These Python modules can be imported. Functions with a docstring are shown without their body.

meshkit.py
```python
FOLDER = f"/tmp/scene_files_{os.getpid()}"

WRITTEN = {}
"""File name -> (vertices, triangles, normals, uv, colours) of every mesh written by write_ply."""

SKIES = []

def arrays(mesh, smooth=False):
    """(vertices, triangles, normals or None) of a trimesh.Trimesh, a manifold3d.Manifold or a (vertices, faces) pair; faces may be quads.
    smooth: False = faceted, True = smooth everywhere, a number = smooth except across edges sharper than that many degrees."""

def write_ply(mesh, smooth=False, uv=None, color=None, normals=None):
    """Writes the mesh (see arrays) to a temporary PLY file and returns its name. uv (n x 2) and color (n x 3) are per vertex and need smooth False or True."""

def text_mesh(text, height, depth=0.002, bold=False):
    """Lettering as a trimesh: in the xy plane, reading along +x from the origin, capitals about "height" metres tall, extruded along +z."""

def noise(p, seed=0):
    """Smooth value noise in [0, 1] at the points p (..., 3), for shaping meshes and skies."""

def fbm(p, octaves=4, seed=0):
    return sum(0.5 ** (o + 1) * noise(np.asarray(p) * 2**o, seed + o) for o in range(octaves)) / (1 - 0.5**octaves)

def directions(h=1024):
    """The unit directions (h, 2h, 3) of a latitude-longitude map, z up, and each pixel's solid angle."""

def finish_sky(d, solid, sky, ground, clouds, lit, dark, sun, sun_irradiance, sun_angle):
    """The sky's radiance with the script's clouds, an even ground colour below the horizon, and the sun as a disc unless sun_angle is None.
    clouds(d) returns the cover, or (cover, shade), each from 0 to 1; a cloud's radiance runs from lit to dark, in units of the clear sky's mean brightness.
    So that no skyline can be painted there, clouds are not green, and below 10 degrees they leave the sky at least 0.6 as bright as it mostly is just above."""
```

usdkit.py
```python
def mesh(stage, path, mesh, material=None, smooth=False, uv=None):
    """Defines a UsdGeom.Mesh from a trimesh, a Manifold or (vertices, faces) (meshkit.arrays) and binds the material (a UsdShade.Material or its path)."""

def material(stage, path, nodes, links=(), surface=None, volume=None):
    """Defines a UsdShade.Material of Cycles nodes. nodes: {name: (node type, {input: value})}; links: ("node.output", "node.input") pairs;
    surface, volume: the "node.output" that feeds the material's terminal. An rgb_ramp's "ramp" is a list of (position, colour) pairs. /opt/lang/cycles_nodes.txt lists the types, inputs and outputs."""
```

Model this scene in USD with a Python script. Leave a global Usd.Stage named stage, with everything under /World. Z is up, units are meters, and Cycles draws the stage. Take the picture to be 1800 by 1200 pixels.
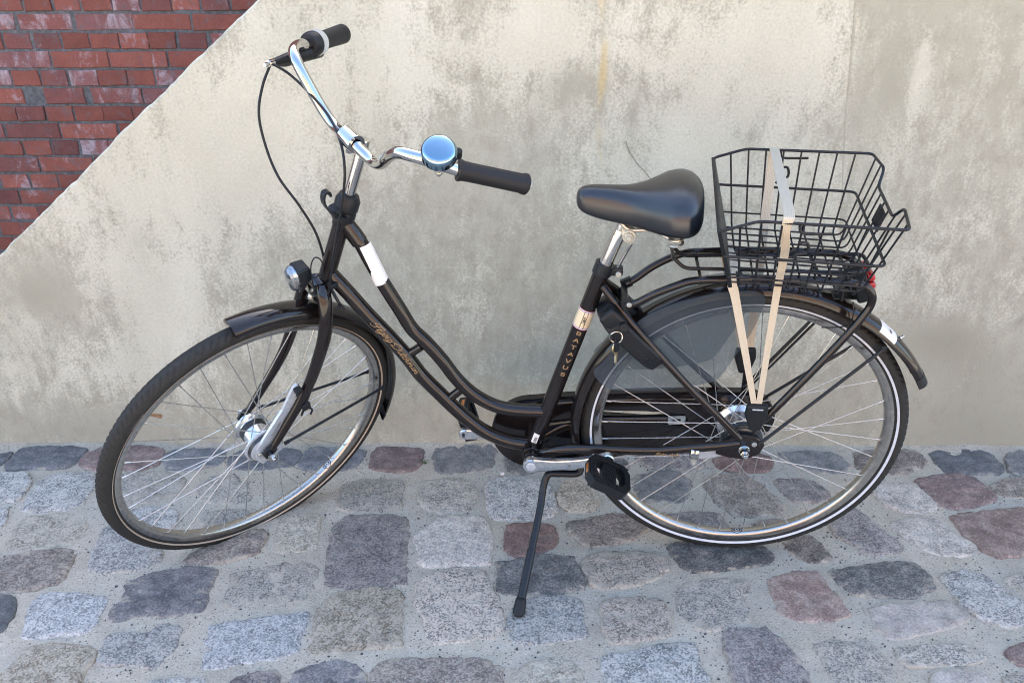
import math, random
import numpy as np, trimesh, manifold3d as m3
import usdkit, meshkit
from shapely.geometry import Polygon, LineString
from shapely import affinity
from pxr import Usd, UsdGeom, UsdLux, UsdShade, Gf, Sdf

stage = Usd.Stage.CreateInMemory()
UsdGeom.SetStageUpAxis(stage, UsdGeom.Tokens.z)
UsdGeom.SetStageMetersPerUnit(stage, 1.0)
world = UsdGeom.Xform.Define(stage, '/World'); stage.SetDefaultPrim(world.GetPrim())
UsdGeom.Scope.Define(stage, '/World/Looks')
rng = np.random.default_rng(7)
G = {'bikeM': [[-0.996419, 0.080601, -0.025553], [-0.078076, -0.993066, -0.087884], [-0.032459, -0.085574, 0.995803], [0.48879, -0.42113, 0.0]],
 'bricks': [(0, -2.028, -1.929), (0, -1.916, -1.812), (0, -1.802, -1.703), (0, -1.694, -1.581), (0, -1.574, -1.471), (0, -1.461, -1.353), (0, -1.345, -1.24), (0, -1.227, -1.126), (0, -1.114, -1.017), (1, -2.188, -1.974), (1, -1.954, -1.75),
            (1, -1.733, -1.514), (1, -1.506, -1.287), (1, -1.275, -1.067), (2, -2.154, -2.042), (2, -2.031, -1.928), (2, -1.913, -1.81), (2, -1.802, -1.696), (2, -1.69, -1.583), (2, -1.574, -1.467), (2, -1.458, -1.356), (2, -1.341, -1.236),
            (2, -1.214, -1.112), (3, -2.096, -1.871), (3, -1.859, -1.638), (3, -1.628, -1.406), (3, -1.394, -1.174), (4, -2.151, -2.046), (4, -2.035, -1.929), (4, -1.919, -1.82), (4, -1.807, -1.696), (4, -1.691, -1.58), (4, -1.576, -1.469),
            (4, -1.46, -1.346), (5, -2.229, -2.012), (5, -1.923, -1.764), (5, -1.733, -1.532), (5, -1.522, -1.31), (6, -2.171, -2.059), (6, -2.053, -1.945), (6, -1.934, -1.827), (6, -1.818, -1.706), (6, -1.702, -1.586), (6, -1.577, -1.466),
            (7, -2.353, -2.131), (7, -2.12, -1.902), (7, -1.891, -1.661), (7, -1.65, -1.434), (8, -2.183, -2.077), (8, -2.066, -1.954), (8, -1.946, -1.842), (8, -1.826, -1.715), (8, -1.71, -1.601), (9, -2.258, -2.024), (9, -2.015, -1.794),
            (9, -1.785, -1.561), (10, -2.2, -2.085), (10, -2.071, -1.962), (10, -1.955, -1.848), (11, -2.384, -2.145), (11, -2.136, -1.906), (12, -2.321, -2.205), (12, -2.191, -2.083), (12, -2.077, -1.962), (13, -2.259, -2.018),
            (14, -2.344, -2.228), (14, -2.218, -2.103)],
 'bridge': [(0.7209, 0.0, 0.5281), (0.6875, 0.0, 0.5521), (0.6377, 0.0, 0.4152), (0.6064, 0.0, 0.4439)],
 'cable_brake': [(0.8206, -0.2, 1.0862), (0.8022, -0.18, 1.071), (0.7909, -0.12, 1.0537), (0.7868, -0.06, 1.0323), (0.8012, 0.0, 1.0143), (0.816, 0.03, 0.9818), (0.8283, 0.035, 0.9313), (0.8458, 0.032, 0.861), (0.8699, 0.03, 0.7671),
                 (0.8867, 0.03, 0.6959)],
 'cable_brake_low': [(0.888, 0.04, 0.7017), (0.9048, 0.055, 0.6606), (0.9347, 0.06, 0.5778), (0.9738, 0.065, 0.4958), (1.0117, 0.07, 0.4285)],
 'cable_gear': [(0.8229, -0.2, 1.0869), (0.8503, -0.19, 1.0562), (0.8768, -0.17, 1.0153), (0.8876, -0.14, 0.9601), (0.8904, -0.1, 0.9164), (0.8771, -0.06, 0.8697), (0.8663, -0.03, 0.8196), (0.8642, -0.015, 0.7762), (0.8649, -0.01, 0.7329)],
 'cam': [[0.999931, 0.01132, -0.002981], [-0.002546, 0.458854, 0.888508], [0.011426, -0.88844, 0.458851], [0.0, -2.01757, 1.37242]],
 'chain_stay': [(0.4419, 0.03, 0.306), (0.3715, 0.045, 0.3177), (0.1816, 0.055, 0.3298), (0.101, 0.062, 0.3464), (0.0428, 0.066, 0.358), (0.0104, 0.066, 0.3654)],
 'course': (1.0389, 0.0702),
 'edge': [(-1.337, 0.578), (-1.223, 0.669), (-1.12, 0.754), (-1.11, 0.762), (-1.094, 0.771), (-1.086, 0.781), (-0.955, 0.893), (-0.868, 0.96), (-0.772, 1.039), (-0.691, 1.101), (-0.592, 1.183)],
 'focal': np.float64(29.8045),
 'guard': [(0.3208, 0.04, 0.5192), (0.3014, 0.04, 0.5466), (0.2681, 0.04, 0.5972), (0.2336, 0.04, 0.6447), (0.2034, 0.04, 0.6675), (0.1338, 0.04, 0.6967), (0.0648, 0.04, 0.7141), (0.0035, 0.04, 0.7123), (-0.0077, 0.04, 0.6987),
           (-0.004, 0.04, 0.6758), (0.0098, 0.04, 0.6249), (0.0416, 0.04, 0.5567), (0.0627, 0.04, 0.5156), (0.0776, 0.04, 0.5024), (0.1806, 0.04, 0.4795), (0.2524, 0.04, 0.476), (0.2857, 0.04, 0.4781)],
 'key': [(0.2782, 0.085, 0.6476), (0.2772, 0.085, 0.6161), (0.2797, 0.085, 0.5852), (0.2813, 0.085, 0.5606)],
 'kick': [(0.3476, 0.03, 0.2399), (0.3913, 0.035, 0.2374), (0.4168, 0.04, 0.239), (0.4268, 0.05, 0.2219), (0.4345, 0.085, 0.1814), (0.4727, 0.2682, 0.0479)],
 'lamp_wire': [(0.9092, 0.02, 0.7209), (0.9114, 0.02, 0.7512), (0.9074, 0.02, 0.7881), (0.898, 0.02, 0.8012), (0.8878, 0.02, 0.7925), (0.8831, 0.02, 0.7698), (0.8898, 0.02, 0.7387)],
 'light': [(-0.1602, 0.0, 0.7582), (-0.1772, 0.0, 0.7511), (-0.1926, 0.0, 0.7241), (-0.2067, 0.0, 0.6866), (-0.194, 0.0, 0.6736), (-0.1574, 0.0, 0.7112)],
 'lower_tube': [(0.8646, 0.0, 0.7295), (0.8288, 0.0, 0.6794), (0.7945, 0.0, 0.628), (0.7566, 0.0, 0.5765), (0.7214, 0.0, 0.5236), (0.6958, 0.0, 0.4781), (0.6629, 0.0, 0.4347), (0.6256, 0.0, 0.3873), (0.5993, 0.0, 0.3578),
                (0.5686, 0.0, 0.3297), (0.5345, 0.0, 0.3095), (0.4998, 0.0, 0.2976), (0.4571, 0.0, 0.2925)],
 'rack_left': [(0.2575, 0.045, 0.6838), (0.2382, 0.05, 0.6933), (0.2068, 0.056, 0.7161), (0.1694, 0.06, 0.7361), (0.1393, 0.06, 0.7475), (0.0815, 0.06, 0.7518), (0.0271, 0.06, 0.7536), (-0.0541, 0.06, 0.7533), (-0.1227, 0.06, 0.7505),
               (-0.1581, 0.06, 0.7473), (-0.1821, 0.06, 0.7392), (-0.1965, 0.06, 0.7224), (-0.1982, 0.06, 0.7016), (-0.1838, 0.062, 0.6688), (-0.0799, 0.07, 0.5051), (-0.0104, 0.072, 0.4028)],
 'seat_stay': [(0.3058, 0.014, 0.7095), (0.276, 0.03, 0.6775), (0.2412, 0.044, 0.6364), (0.1202, 0.058, 0.4954), (0.0663, 0.063, 0.438), (0.0117, 0.066, 0.3776)],
 'steer': {'A': [1.03102, 0.0, 0.32175], 'C0': [1.09808, 0.0, 0.34907], 'Q': [[0.724227, -0.680346, -0.112363], [0.680346, 0.678445, 0.277204], [-0.112363, -0.277204, 0.954218]], 'u': [-0.377327, 0.0, 0.92608]},
 'stones': [('B', [(-1.485, -0.072), (-1.468, -0.058), (-1.438, -0.047), (-1.433, -0.071), (-1.444, -0.102), (-1.458, -0.119)]),
            ('B', [(-1.419, -0.036), (-1.381, -0.016), (-1.292, -0.021), (-1.24, -0.028), (-1.237, -0.07), (-1.246, -0.111), (-1.282, -0.124), (-1.355, -0.121), (-1.406, -0.128), (-1.419, -0.115)]),
            ('P', [(-1.227, -0.056), (-1.194, -0.022), (-1.124, -0.015), (-1.048, -0.02), (-1.012, -0.041), (-1.015, -0.096), (-1.035, -0.126), (-1.095, -0.131), (-1.198, -0.12), (-1.221, -0.1)]),
            ('B', [(-0.997, -0.037), (-0.944, -0.026), (-0.842, -0.029), (-0.832, -0.074), (-0.841, -0.108), (-0.903, -0.121), (-0.967, -0.119), (-1.002, -0.068)]),
            ('B', [(-0.812, -0.101), (-0.811, -0.06), (-0.791, -0.038), (-0.678, -0.023), (-0.639, -0.031), (-0.618, -0.05), (-0.627, -0.1), (-0.678, -0.119), (-0.757, -0.127), (-0.803, -0.119)]),
            ('L', [(-1.479, -0.145), (-1.422, -0.142), (-1.35, -0.144), (-1.32, -0.176), (-1.31, -0.214), (-1.309, -0.259), (-1.33, -0.268), (-1.393, -0.263)]),
            ('L', [(-1.282, -0.163), (-1.253, -0.144), (-1.168, -0.143), (-1.147, -0.181), (-1.134, -0.243), (-1.136, -0.278), (-1.161, -0.296), (-1.249, -0.302), (-1.278, -0.297), (-1.289, -0.226), (-1.297, -0.195)]),
            ('G', [(-1.131, -0.156), (-1.071, -0.142), (-0.957, -0.135), (-0.904, -0.173), (-0.902, -0.223), (-0.939, -0.253), (-1.02, -0.283), (-1.081, -0.26)]),
            ('G', [(-0.867, -0.192), (-0.842, -0.154), (-0.748, -0.155), (-0.704, -0.244), (-0.728, -0.275), (-0.833, -0.26)]),
            ('G', [(-0.82, -0.317), (-0.773, -0.296), (-0.708, -0.294), (-0.687, -0.316), (-0.701, -0.365), (-0.795, -0.359)]),
            ('L', [(-1.002, -0.307), (-0.945, -0.286), (-0.877, -0.304), (-0.862, -0.351), (-0.894, -0.381), (-0.964, -0.382)]),
            ('L', [(-1.391, -0.292), (-1.339, -0.291), (-1.315, -0.296), (-1.292, -0.352), (-1.296, -0.37), (-1.347, -0.381)]),
            ('T', [(-1.256, -0.331), (-1.182, -0.313), (-1.107, -0.318), (-1.082, -0.357), (-1.073, -0.405), (-1.096, -0.431), (-1.169, -0.445), (-1.22, -0.458), (-1.253, -0.422), (-1.263, -0.391)]),
            ('U', [(-1.304, -0.503), (-1.232, -0.486), (-1.177, -0.462), (-1.089, -0.445), (-1.067, -0.477), (-1.06, -0.501), (-1.06, -0.542), (-1.064, -0.561), (-1.115, -0.581), (-1.172, -0.594), (-1.244, -0.604)]),
            ('L', [(-1.032, -0.357), (-0.989, -0.382), (-0.925, -0.409), (-0.867, -0.44), (-0.855, -0.489), (-0.883, -0.513), (-0.951, -0.526), (-1.004, -0.519), (-1.02, -0.471), (-1.03, -0.4)]),
            ('U', [(-0.799, -0.489), (-0.772, -0.449), (-0.713, -0.418), (-0.642, -0.364), (-0.626, -0.417), (-0.633, -0.458), (-0.691, -0.488), (-0.767, -0.502)]),
            ('B', [(-0.608, -0.045), (-0.593, -0.02), (-0.471, -0.021), (-0.44, -0.037), (-0.445, -0.078), (-0.459, -0.112), (-0.492, -0.125), (-0.599, -0.119), (-0.609, -0.099)]),
            ('P', [(-0.416, -0.036), (-0.408, -0.012), (-0.273, -0.025), (-0.277, -0.063), (-0.287, -0.117), (-0.336, -0.127), (-0.395, -0.121), (-0.421, -0.108)]),
            ('B2', [(-0.24, -0.028), (-0.226, -0.007), (-0.092, -0.006), (-0.071, -0.027), (-0.085, -0.089), (-0.088, -0.119), (-0.149, -0.136), (-0.223, -0.133), (-0.239, -0.103)]),
            ('D', [(-0.05, -0.055), (-0.018, -0.041), (0.037, -0.054), (0.044, -0.121), (-0.002, -0.14), (-0.041, -0.114)]),
            ('G', [(-0.473, -0.183), (-0.446, -0.167), (-0.331, -0.166), (-0.313, -0.188), (-0.316, -0.249), (-0.311, -0.289), (-0.385, -0.307), (-0.46, -0.291), (-0.481, -0.262)]),
            ('G', [(-0.265, -0.175), (-0.217, -0.155), (-0.132, -0.168), (-0.114, -0.223), (-0.122, -0.276), (-0.168, -0.305), (-0.241, -0.295), (-0.275, -0.224)]),
            ('L', [(-0.09, -0.181), (-0.056, -0.156), (0.059, -0.165), (0.083, -0.229), (0.088, -0.292), (0.058, -0.322), (-0.023, -0.331), (-0.069, -0.323), (-0.082, -0.282)]),
            ('T', [(-0.603, -0.32), (-0.519, -0.305), (-0.507, -0.331), (-0.501, -0.374), (-0.491, -0.437), (-0.517, -0.445), (-0.566, -0.452), (-0.592, -0.45), (-0.598, -0.407), (-0.606, -0.348)]),
            ('U2',
             [(-0.452, -0.335), (-0.433, -0.321), (-0.366, -0.318), (-0.308, -0.32), (-0.286, -0.346), (-0.278, -0.415), (-0.273, -0.485), (-0.266, -0.513), (-0.265, -0.547), (-0.296, -0.562), (-0.369, -0.566), (-0.428, -0.565),
              (-0.446, -0.548), (-0.454, -0.486), (-0.461, -0.416), (-0.466, -0.374)]),
            ('W',
             [(-0.241, -0.372), (-0.202, -0.328), (-0.167, -0.317), (-0.102, -0.321), (-0.079, -0.371), (-0.073, -0.423), (-0.079, -0.473), (-0.075, -0.487), (-0.121, -0.493), (-0.221, -0.5), (-0.242, -0.484), (-0.241, -0.455),
              (-0.259, -0.398)]),
            ('P2', [(-0.037, -0.36), (-0.016, -0.349), (0.03, -0.34), (0.072, -0.352), (0.089, -0.391), (0.083, -0.426), (0.046, -0.453), (-0.001, -0.467), (-0.029, -0.457), (-0.04, -0.413)]),
            ('D2', [(-1.211, -0.612), (-1.165, -0.607), (-1.141, -0.605), (-1.122, -0.62), (-1.107, -0.654), (-1.105, -0.683), (-1.104, -0.707), (-1.136, -0.715)]),
            ('L2', [(-1.069, -0.596), (-0.991, -0.597), (-0.934, -0.61), (-0.921, -0.627), (-0.922, -0.657), (-0.915, -0.693), (-0.938, -0.71), (-1.003, -0.72), (-1.048, -0.726), (-1.062, -0.707), (-1.068, -0.67), (-1.083, -0.624)]),
            ('B3',
             [(-0.903, -0.56), (-0.849, -0.532), (-0.802, -0.518), (-0.729, -0.508), (-0.711, -0.522), (-0.71, -0.554), (-0.708, -0.59), (-0.695, -0.638), (-0.734, -0.653), (-0.823, -0.664), (-0.87, -0.677), (-0.889, -0.669),
              (-0.895, -0.64), (-0.879, -0.618)]),
            ('L', [(-0.87, -0.713), (-0.835, -0.709), (-0.791, -0.712), (-0.777, -0.686), (-0.732, -0.692), (-0.721, -0.739), (-0.728, -0.769), (-0.741, -0.802), (-0.806, -0.794), (-0.859, -0.793), (-0.868, -0.778), (-0.87, -0.74)]),
            ('T2', [(-1.027, -0.749), (-0.973, -0.737), (-0.91, -0.744), (-0.89, -0.756), (-0.883, -0.778), (-0.885, -0.811), (-0.869, -0.863), (-1.04, -0.864), (-1.042, -0.816), (-1.031, -0.787)]),
            ('G', [(-0.665, -0.53), (-0.618, -0.511), (-0.557, -0.489), (-0.492, -0.496), (-0.474, -0.519), (-0.469, -0.571), (-0.473, -0.609), (-0.539, -0.624), (-0.584, -0.631), (-0.651, -0.637), (-0.663, -0.611), (-0.663, -0.572)]),
            ('L2', [(-0.667, -0.695), (-0.632, -0.678), (-0.573, -0.669), (-0.491, -0.651), (-0.469, -0.654), (-0.464, -0.69), (-0.465, -0.724), (-0.466, -0.755), (-0.5, -0.775), (-0.542, -0.781), (-0.645, -0.805), (-0.649, -0.757)]),
            ('L', [(-0.741, -0.834), (-0.687, -0.827), (-0.633, -0.831), (-0.615, -0.861), (-0.675, -0.894), (-0.73, -0.895)]),
            ('U2', [(-0.58, -0.829), (-0.533, -0.811), (-0.499, -0.804), (-0.486, -0.818), (-0.475, -0.873), (-0.521, -0.893), (-0.573, -0.887)]),
            ('T2',
             [(-0.412, -0.592), (-0.355, -0.574), (-0.297, -0.576), (-0.271, -0.587), (-0.263, -0.651), (-0.262, -0.696), (-0.252, -0.743), (-0.3, -0.743), (-0.344, -0.747), (-0.414, -0.763), (-0.438, -0.752), (-0.435, -0.721),
              (-0.443, -0.673), (-0.441, -0.623)]),
            ('G2',
             [(-0.217, -0.532), (-0.153, -0.513), (-0.087, -0.517), (-0.072, -0.563), (-0.052, -0.607), (-0.044, -0.649), (-0.04, -0.686), (-0.064, -0.71), (-0.138, -0.722), (-0.183, -0.727), (-0.201, -0.695), (-0.204, -0.663),
              (-0.224, -0.647), (-0.238, -0.55)]),
            ('D', [(-0.061, -0.493), (-0.021, -0.483), (0.012, -0.463), (0.12, -0.462), (0.131, -0.51), (0.137, -0.562), (0.108, -0.577), (0.018, -0.586), (-0.027, -0.588), (-0.044, -0.571)]),
            ('L', [(-0.014, -0.616), (0.012, -0.605), (0.075, -0.594), (0.132, -0.603), (0.135, -0.652), (0.139, -0.708), (0.101, -0.717), (0.041, -0.733), (-0.013, -0.733), (-0.027, -0.702), (-0.023, -0.645)]),
            ('B3', [(-0.457, -0.811), (-0.423, -0.792), (-0.376, -0.781), (-0.342, -0.791), (-0.312, -0.817), (-0.305, -0.871), (-0.343, -0.904), (-0.432, -0.899), (-0.457, -0.852)]),
            ('U', [(-0.297, -0.802), (-0.265, -0.783), (-0.214, -0.772), (-0.192, -0.779), (-0.15, -0.776), (-0.094, -0.771), (-0.07, -0.79), (-0.044, -0.797), (-0.04, -0.835), (-0.049, -0.902), (-0.273, -0.904), (-0.295, -0.851)]),
            ('G3', [(0.142, -0.481), (0.195, -0.447), (0.317, -0.45), (0.342, -0.48), (0.336, -0.505), (0.314, -0.537), (0.253, -0.559), (0.188, -0.569), (0.169, -0.556), (0.15, -0.516)]),
            ('D', [(0.358, -0.42), (0.426, -0.409), (0.579, -0.428), (0.589, -0.468), (0.577, -0.488), (0.453, -0.513), (0.399, -0.517), (0.378, -0.489), (0.365, -0.46)]),
            ('G3', [(0.182, -0.609), (0.233, -0.598), (0.311, -0.604), (0.325, -0.659), (0.312, -0.707), (0.235, -0.723), (0.187, -0.724), (0.176, -0.676)]),
            ('G', [(0.374, -0.55), (0.434, -0.54), (0.513, -0.537), (0.518, -0.585), (0.497, -0.607), (0.496, -0.661), (0.437, -0.682), (0.384, -0.689), (0.346, -0.642), (0.347, -0.59)]),
            ('L', [(0.168, -0.769), (0.235, -0.75), (0.317, -0.728), (0.361, -0.732), (0.365, -0.76), (0.359, -0.789), (0.374, -0.831), (0.341, -0.872), (0.182, -0.874), (0.169, -0.798)]),
            ('T', [(0.005, -0.785), (0.069, -0.77), (0.107, -0.777), (0.122, -0.806), (0.121, -0.834), (0.113, -0.868), (-0.0, -0.869), (-0.006, -0.835)]),
            ('U2', [(0.433, -0.701), (0.49, -0.688), (0.525, -0.692), (0.543, -0.716), (0.564, -0.766), (0.574, -0.802), (0.567, -0.87), (0.428, -0.878), (0.426, -0.789), (0.423, -0.729)]),
            ('U', [(0.112, -0.342), (0.177, -0.325), (0.261, -0.308), (0.305, -0.357), (0.275, -0.4), (0.218, -0.421), (0.17, -0.429), (0.143, -0.411), (0.124, -0.38)]),
            ('B2', [(0.301, -0.145), (0.385, -0.125), (0.43, -0.131), (0.456, -0.182), (0.436, -0.231), (0.41, -0.255), (0.315, -0.25), (0.305, -0.208)]),
            ('U', [(0.484, -0.169), (0.537, -0.136), (0.607, -0.13), (0.648, -0.21), (0.671, -0.265), (0.654, -0.299), (0.551, -0.311), (0.506, -0.266)]),
            ('U2', [(0.357, -0.313), (0.439, -0.294), (0.496, -0.3), (0.512, -0.345), (0.478, -0.388), (0.383, -0.378)]), ('U', [(0.58, -0.34), (0.62, -0.322), (0.658, -0.326), (0.661, -0.354), (0.617, -0.387), (0.574, -0.383)]),
            ('U2', [(0.316, -0.052), (0.374, -0.038), (0.504, -0.023), (0.496, -0.11), (0.394, -0.116), (0.349, -0.101)]), ('D', [(0.243, -0.066), (0.29, -0.071), (0.295, -0.101), (0.277, -0.125), (0.242, -0.117), (0.225, -0.093)]),
            ('P2', [(0.536, -0.064), (0.597, -0.039), (0.689, -0.05), (0.69, -0.09), (0.669, -0.13), (0.578, -0.125), (0.54, -0.099)]),
            ('T2', [(0.104, -0.185), (0.144, -0.146), (0.187, -0.184), (0.204, -0.257), (0.179, -0.298), (0.121, -0.292), (0.094, -0.253)]),
            ('B2', [(0.715, -0.042), (0.816, -0.024), (0.882, -0.041), (0.898, -0.089), (0.877, -0.128), (0.823, -0.129), (0.763, -0.11), (0.724, -0.07)]),
            ('U', [(0.931, -0.037), (1.003, -0.016), (1.083, -0.015), (1.117, -0.04), (1.116, -0.074), (1.085, -0.107), (1.038, -0.127), (0.976, -0.131), (0.926, -0.108)]),
            ('D2', [(1.149, -0.032), (1.219, -0.015), (1.279, -0.014), (1.315, -0.038), (1.311, -0.119), (1.244, -0.129), (1.163, -0.123), (1.145, -0.094)]),
            ('B2', [(1.351, -0.038), (1.414, -0.024), (1.47, -0.037), (1.441, -0.118), (1.381, -0.131), (1.33, -0.125)]),
            ('U2', [(0.676, -0.162), (0.758, -0.155), (0.794, -0.186), (0.806, -0.228), (0.777, -0.252), (0.71, -0.256), (0.686, -0.223)]),
            ('W', [(0.945, -0.172), (1.021, -0.172), (1.053, -0.202), (1.067, -0.256), (1.058, -0.285), (0.985, -0.297), (0.939, -0.268), (0.924, -0.209)]),
            ('P', [(1.056, -0.159), (1.126, -0.136), (1.206, -0.129), (1.225, -0.17), (1.237, -0.237), (1.171, -0.267), (1.101, -0.279), (1.077, -0.267), (1.063, -0.196)]),
            ('U', [(1.241, -0.183), (1.31, -0.151), (1.351, -0.144), (1.405, -0.156), (1.398, -0.224), (1.303, -0.236), (1.25, -0.225)]),
            ('P3', [(1.082, -0.313), (1.168, -0.29), (1.281, -0.277), (1.318, -0.317), (1.273, -0.423), (1.14, -0.459), (1.103, -0.439), (1.092, -0.383)]),
            ('W', [(0.914, -0.342), (0.962, -0.319), (1.045, -0.324), (1.061, -0.383), (1.099, -0.419), (1.046, -0.46), (0.984, -0.45), (0.941, -0.405)]),
            ('U2', [(0.77, -0.343), (0.847, -0.281), (0.868, -0.303), (0.889, -0.363), (0.918, -0.431), (0.885, -0.446), (0.821, -0.454), (0.8, -0.416), (0.77, -0.386)]),
            ('U', [(0.628, -0.397), (0.702, -0.381), (0.722, -0.407), (0.735, -0.472), (0.678, -0.482), (0.645, -0.458)]),
            ('D', [(0.716, -0.51), (0.773, -0.496), (0.872, -0.478), (0.913, -0.482), (0.929, -0.509), (0.941, -0.55), (0.904, -0.577), (0.859, -0.593), (0.773, -0.587), (0.745, -0.578), (0.725, -0.552)]),
            ('P3', [(0.562, -0.549), (0.602, -0.518), (0.663, -0.511), (0.687, -0.52), (0.696, -0.561), (0.706, -0.601), (0.715, -0.643), (0.672, -0.664), (0.617, -0.664), (0.565, -0.644), (0.565, -0.584)]),
            ('W2', [(0.767, -0.622), (0.859, -0.608), (0.94, -0.603), (0.973, -0.62), (0.971, -0.649), (0.922, -0.678), (0.839, -0.702), (0.782, -0.711), (0.764, -0.679)]),
            ('L', [(0.962, -0.522), (1.031, -0.508), (1.071, -0.526), (1.09, -0.584), (1.112, -0.602), (1.13, -0.656), (1.043, -0.677), (0.992, -0.645), (0.967, -0.598)]),
            ('G', [(0.613, -0.728), (0.65, -0.716), (0.723, -0.709), (0.744, -0.749), (0.749, -0.789), (0.736, -0.845), (0.617, -0.853), (0.621, -0.787), (0.609, -0.75)]),
            ('P', [(0.998, -0.743), (1.051, -0.72), (1.096, -0.724), (1.079, -0.776), (1.008, -0.78)]), ('W2', [(0.828, -0.8), (0.887, -0.788), (0.928, -0.802), (0.929, -0.847), (0.793, -0.855)]),
            ('G', [(0.778, -0.738), (0.856, -0.726), (0.93, -0.725), (0.961, -0.759), (0.904, -0.781), (0.788, -0.786)]), ('G', [(1.096, -0.535), (1.164, -0.502), (1.22, -0.52), (1.216, -0.583), (1.121, -0.584)]),
            ('B2', [(1.077, -0.681), (1.133, -0.672), (1.152, -0.723), (1.101, -0.731)]), ('G', [(0.959, -0.809), (1.012, -0.794), (1.075, -0.808), (1.064, -0.853), (0.953, -0.854)])],
 'strap_a': [(-0.0069, 0.075, 0.4711), (0.0256, 0.078, 0.5996), (0.0578, 0.076, 0.7255), (0.064, 0.074, 0.7486)],
 'strap_b': [(-0.0159, 0.075, 0.4714), (-0.0146, 0.085, 0.6181), (-0.0116, 0.105, 0.7663), (-0.009, 0.128, 0.8465)],
 'upper_tube': [(0.8152, 0.0, 0.8397), (0.796, 0.0, 0.8128), (0.7734, 0.0, 0.755), (0.7507, 0.0, 0.6991), (0.7238, 0.0, 0.6401), (0.703, 0.0, 0.5946), (0.6778, 0.0, 0.5638), (0.6459, 0.0, 0.518), (0.6206, 0.0, 0.4739), (0.594, 0.0, 0.4397),
                (0.5639, 0.0, 0.4142), (0.5305, 0.0, 0.3965), (0.4877, 0.0, 0.3883), (0.4283, 0.0, 0.387)],
 'wallpts': []}


# ------------------------------------------------------------------ camera, sky, sun, exposure
def matrix(rows):
    m = Gf.Matrix4d(1.0)
    for i in range(4):
        for j in range(3):
            m[i, j] = float(rows[i][j])
    return m

cam = UsdGeom.Camera.Define(stage, '/World/camera')
cam.AddTransformOp().Set(matrix(G['cam']))
cam.CreateHorizontalApertureAttr(36.0); cam.CreateVerticalApertureAttr(36.0 * 682 / 1024)
cam.CreateFocalLengthAttr(G['focal']); cam.CreateClippingRangeAttr(Gf.Vec2f(0.05, 500))
EXPOSURE = 2.46
cam.CreateExposureAttr(EXPOSURE)

SUN_EL, SUN_AZ = math.radians(38), math.radians(14)          # azimuth from +y towards +x: the sun stands behind the brick building
sun_dir = np.array([math.sin(SUN_AZ) * math.cos(SUN_EL), math.cos(SUN_AZ) * math.cos(SUN_EL), math.sin(SUN_EL)])
sky_mat = usdkit.material(stage, '/World/Looks/sky_look', {
    "sky": ("sky_texture", {"sky_type": "single_scattering", "sun_disc": False, "sun_elevation": SUN_EL, "sun_rotation": SUN_AZ,
                            "air_density": 1.0, "aerosol_density": 2.4, "ozone_density": 1.0}),
    "bg": ("background_shader", {"strength": 0.15})}, [("sky.color", "bg.color")], surface="bg.background")
dome = UsdLux.DomeLight.Define(stage, '/World/sky')
UsdShade.MaterialBindingAPI.Apply(dome.GetPrim()).Bind(sky_mat)
dome.GetPrim().SetCustomDataByKey('kind', 'structure')
sun = UsdLux.DistantLight.Define(stage, '/World/sun')
sun.CreateNormalizeAttr(True) if hasattr(sun, 'CreateNormalizeAttr') else None
sun.CreateIntensityAttr(1.1); sun.CreateAngleAttr(0.5); sun.CreateColorAttr(Gf.Vec3f(1.0, 0.95, 0.88))
_z = sun_dir; _x = np.cross([0, 0, 1.0], _z); _x /= np.linalg.norm(_x); _y = np.cross(_z, _x)
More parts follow.
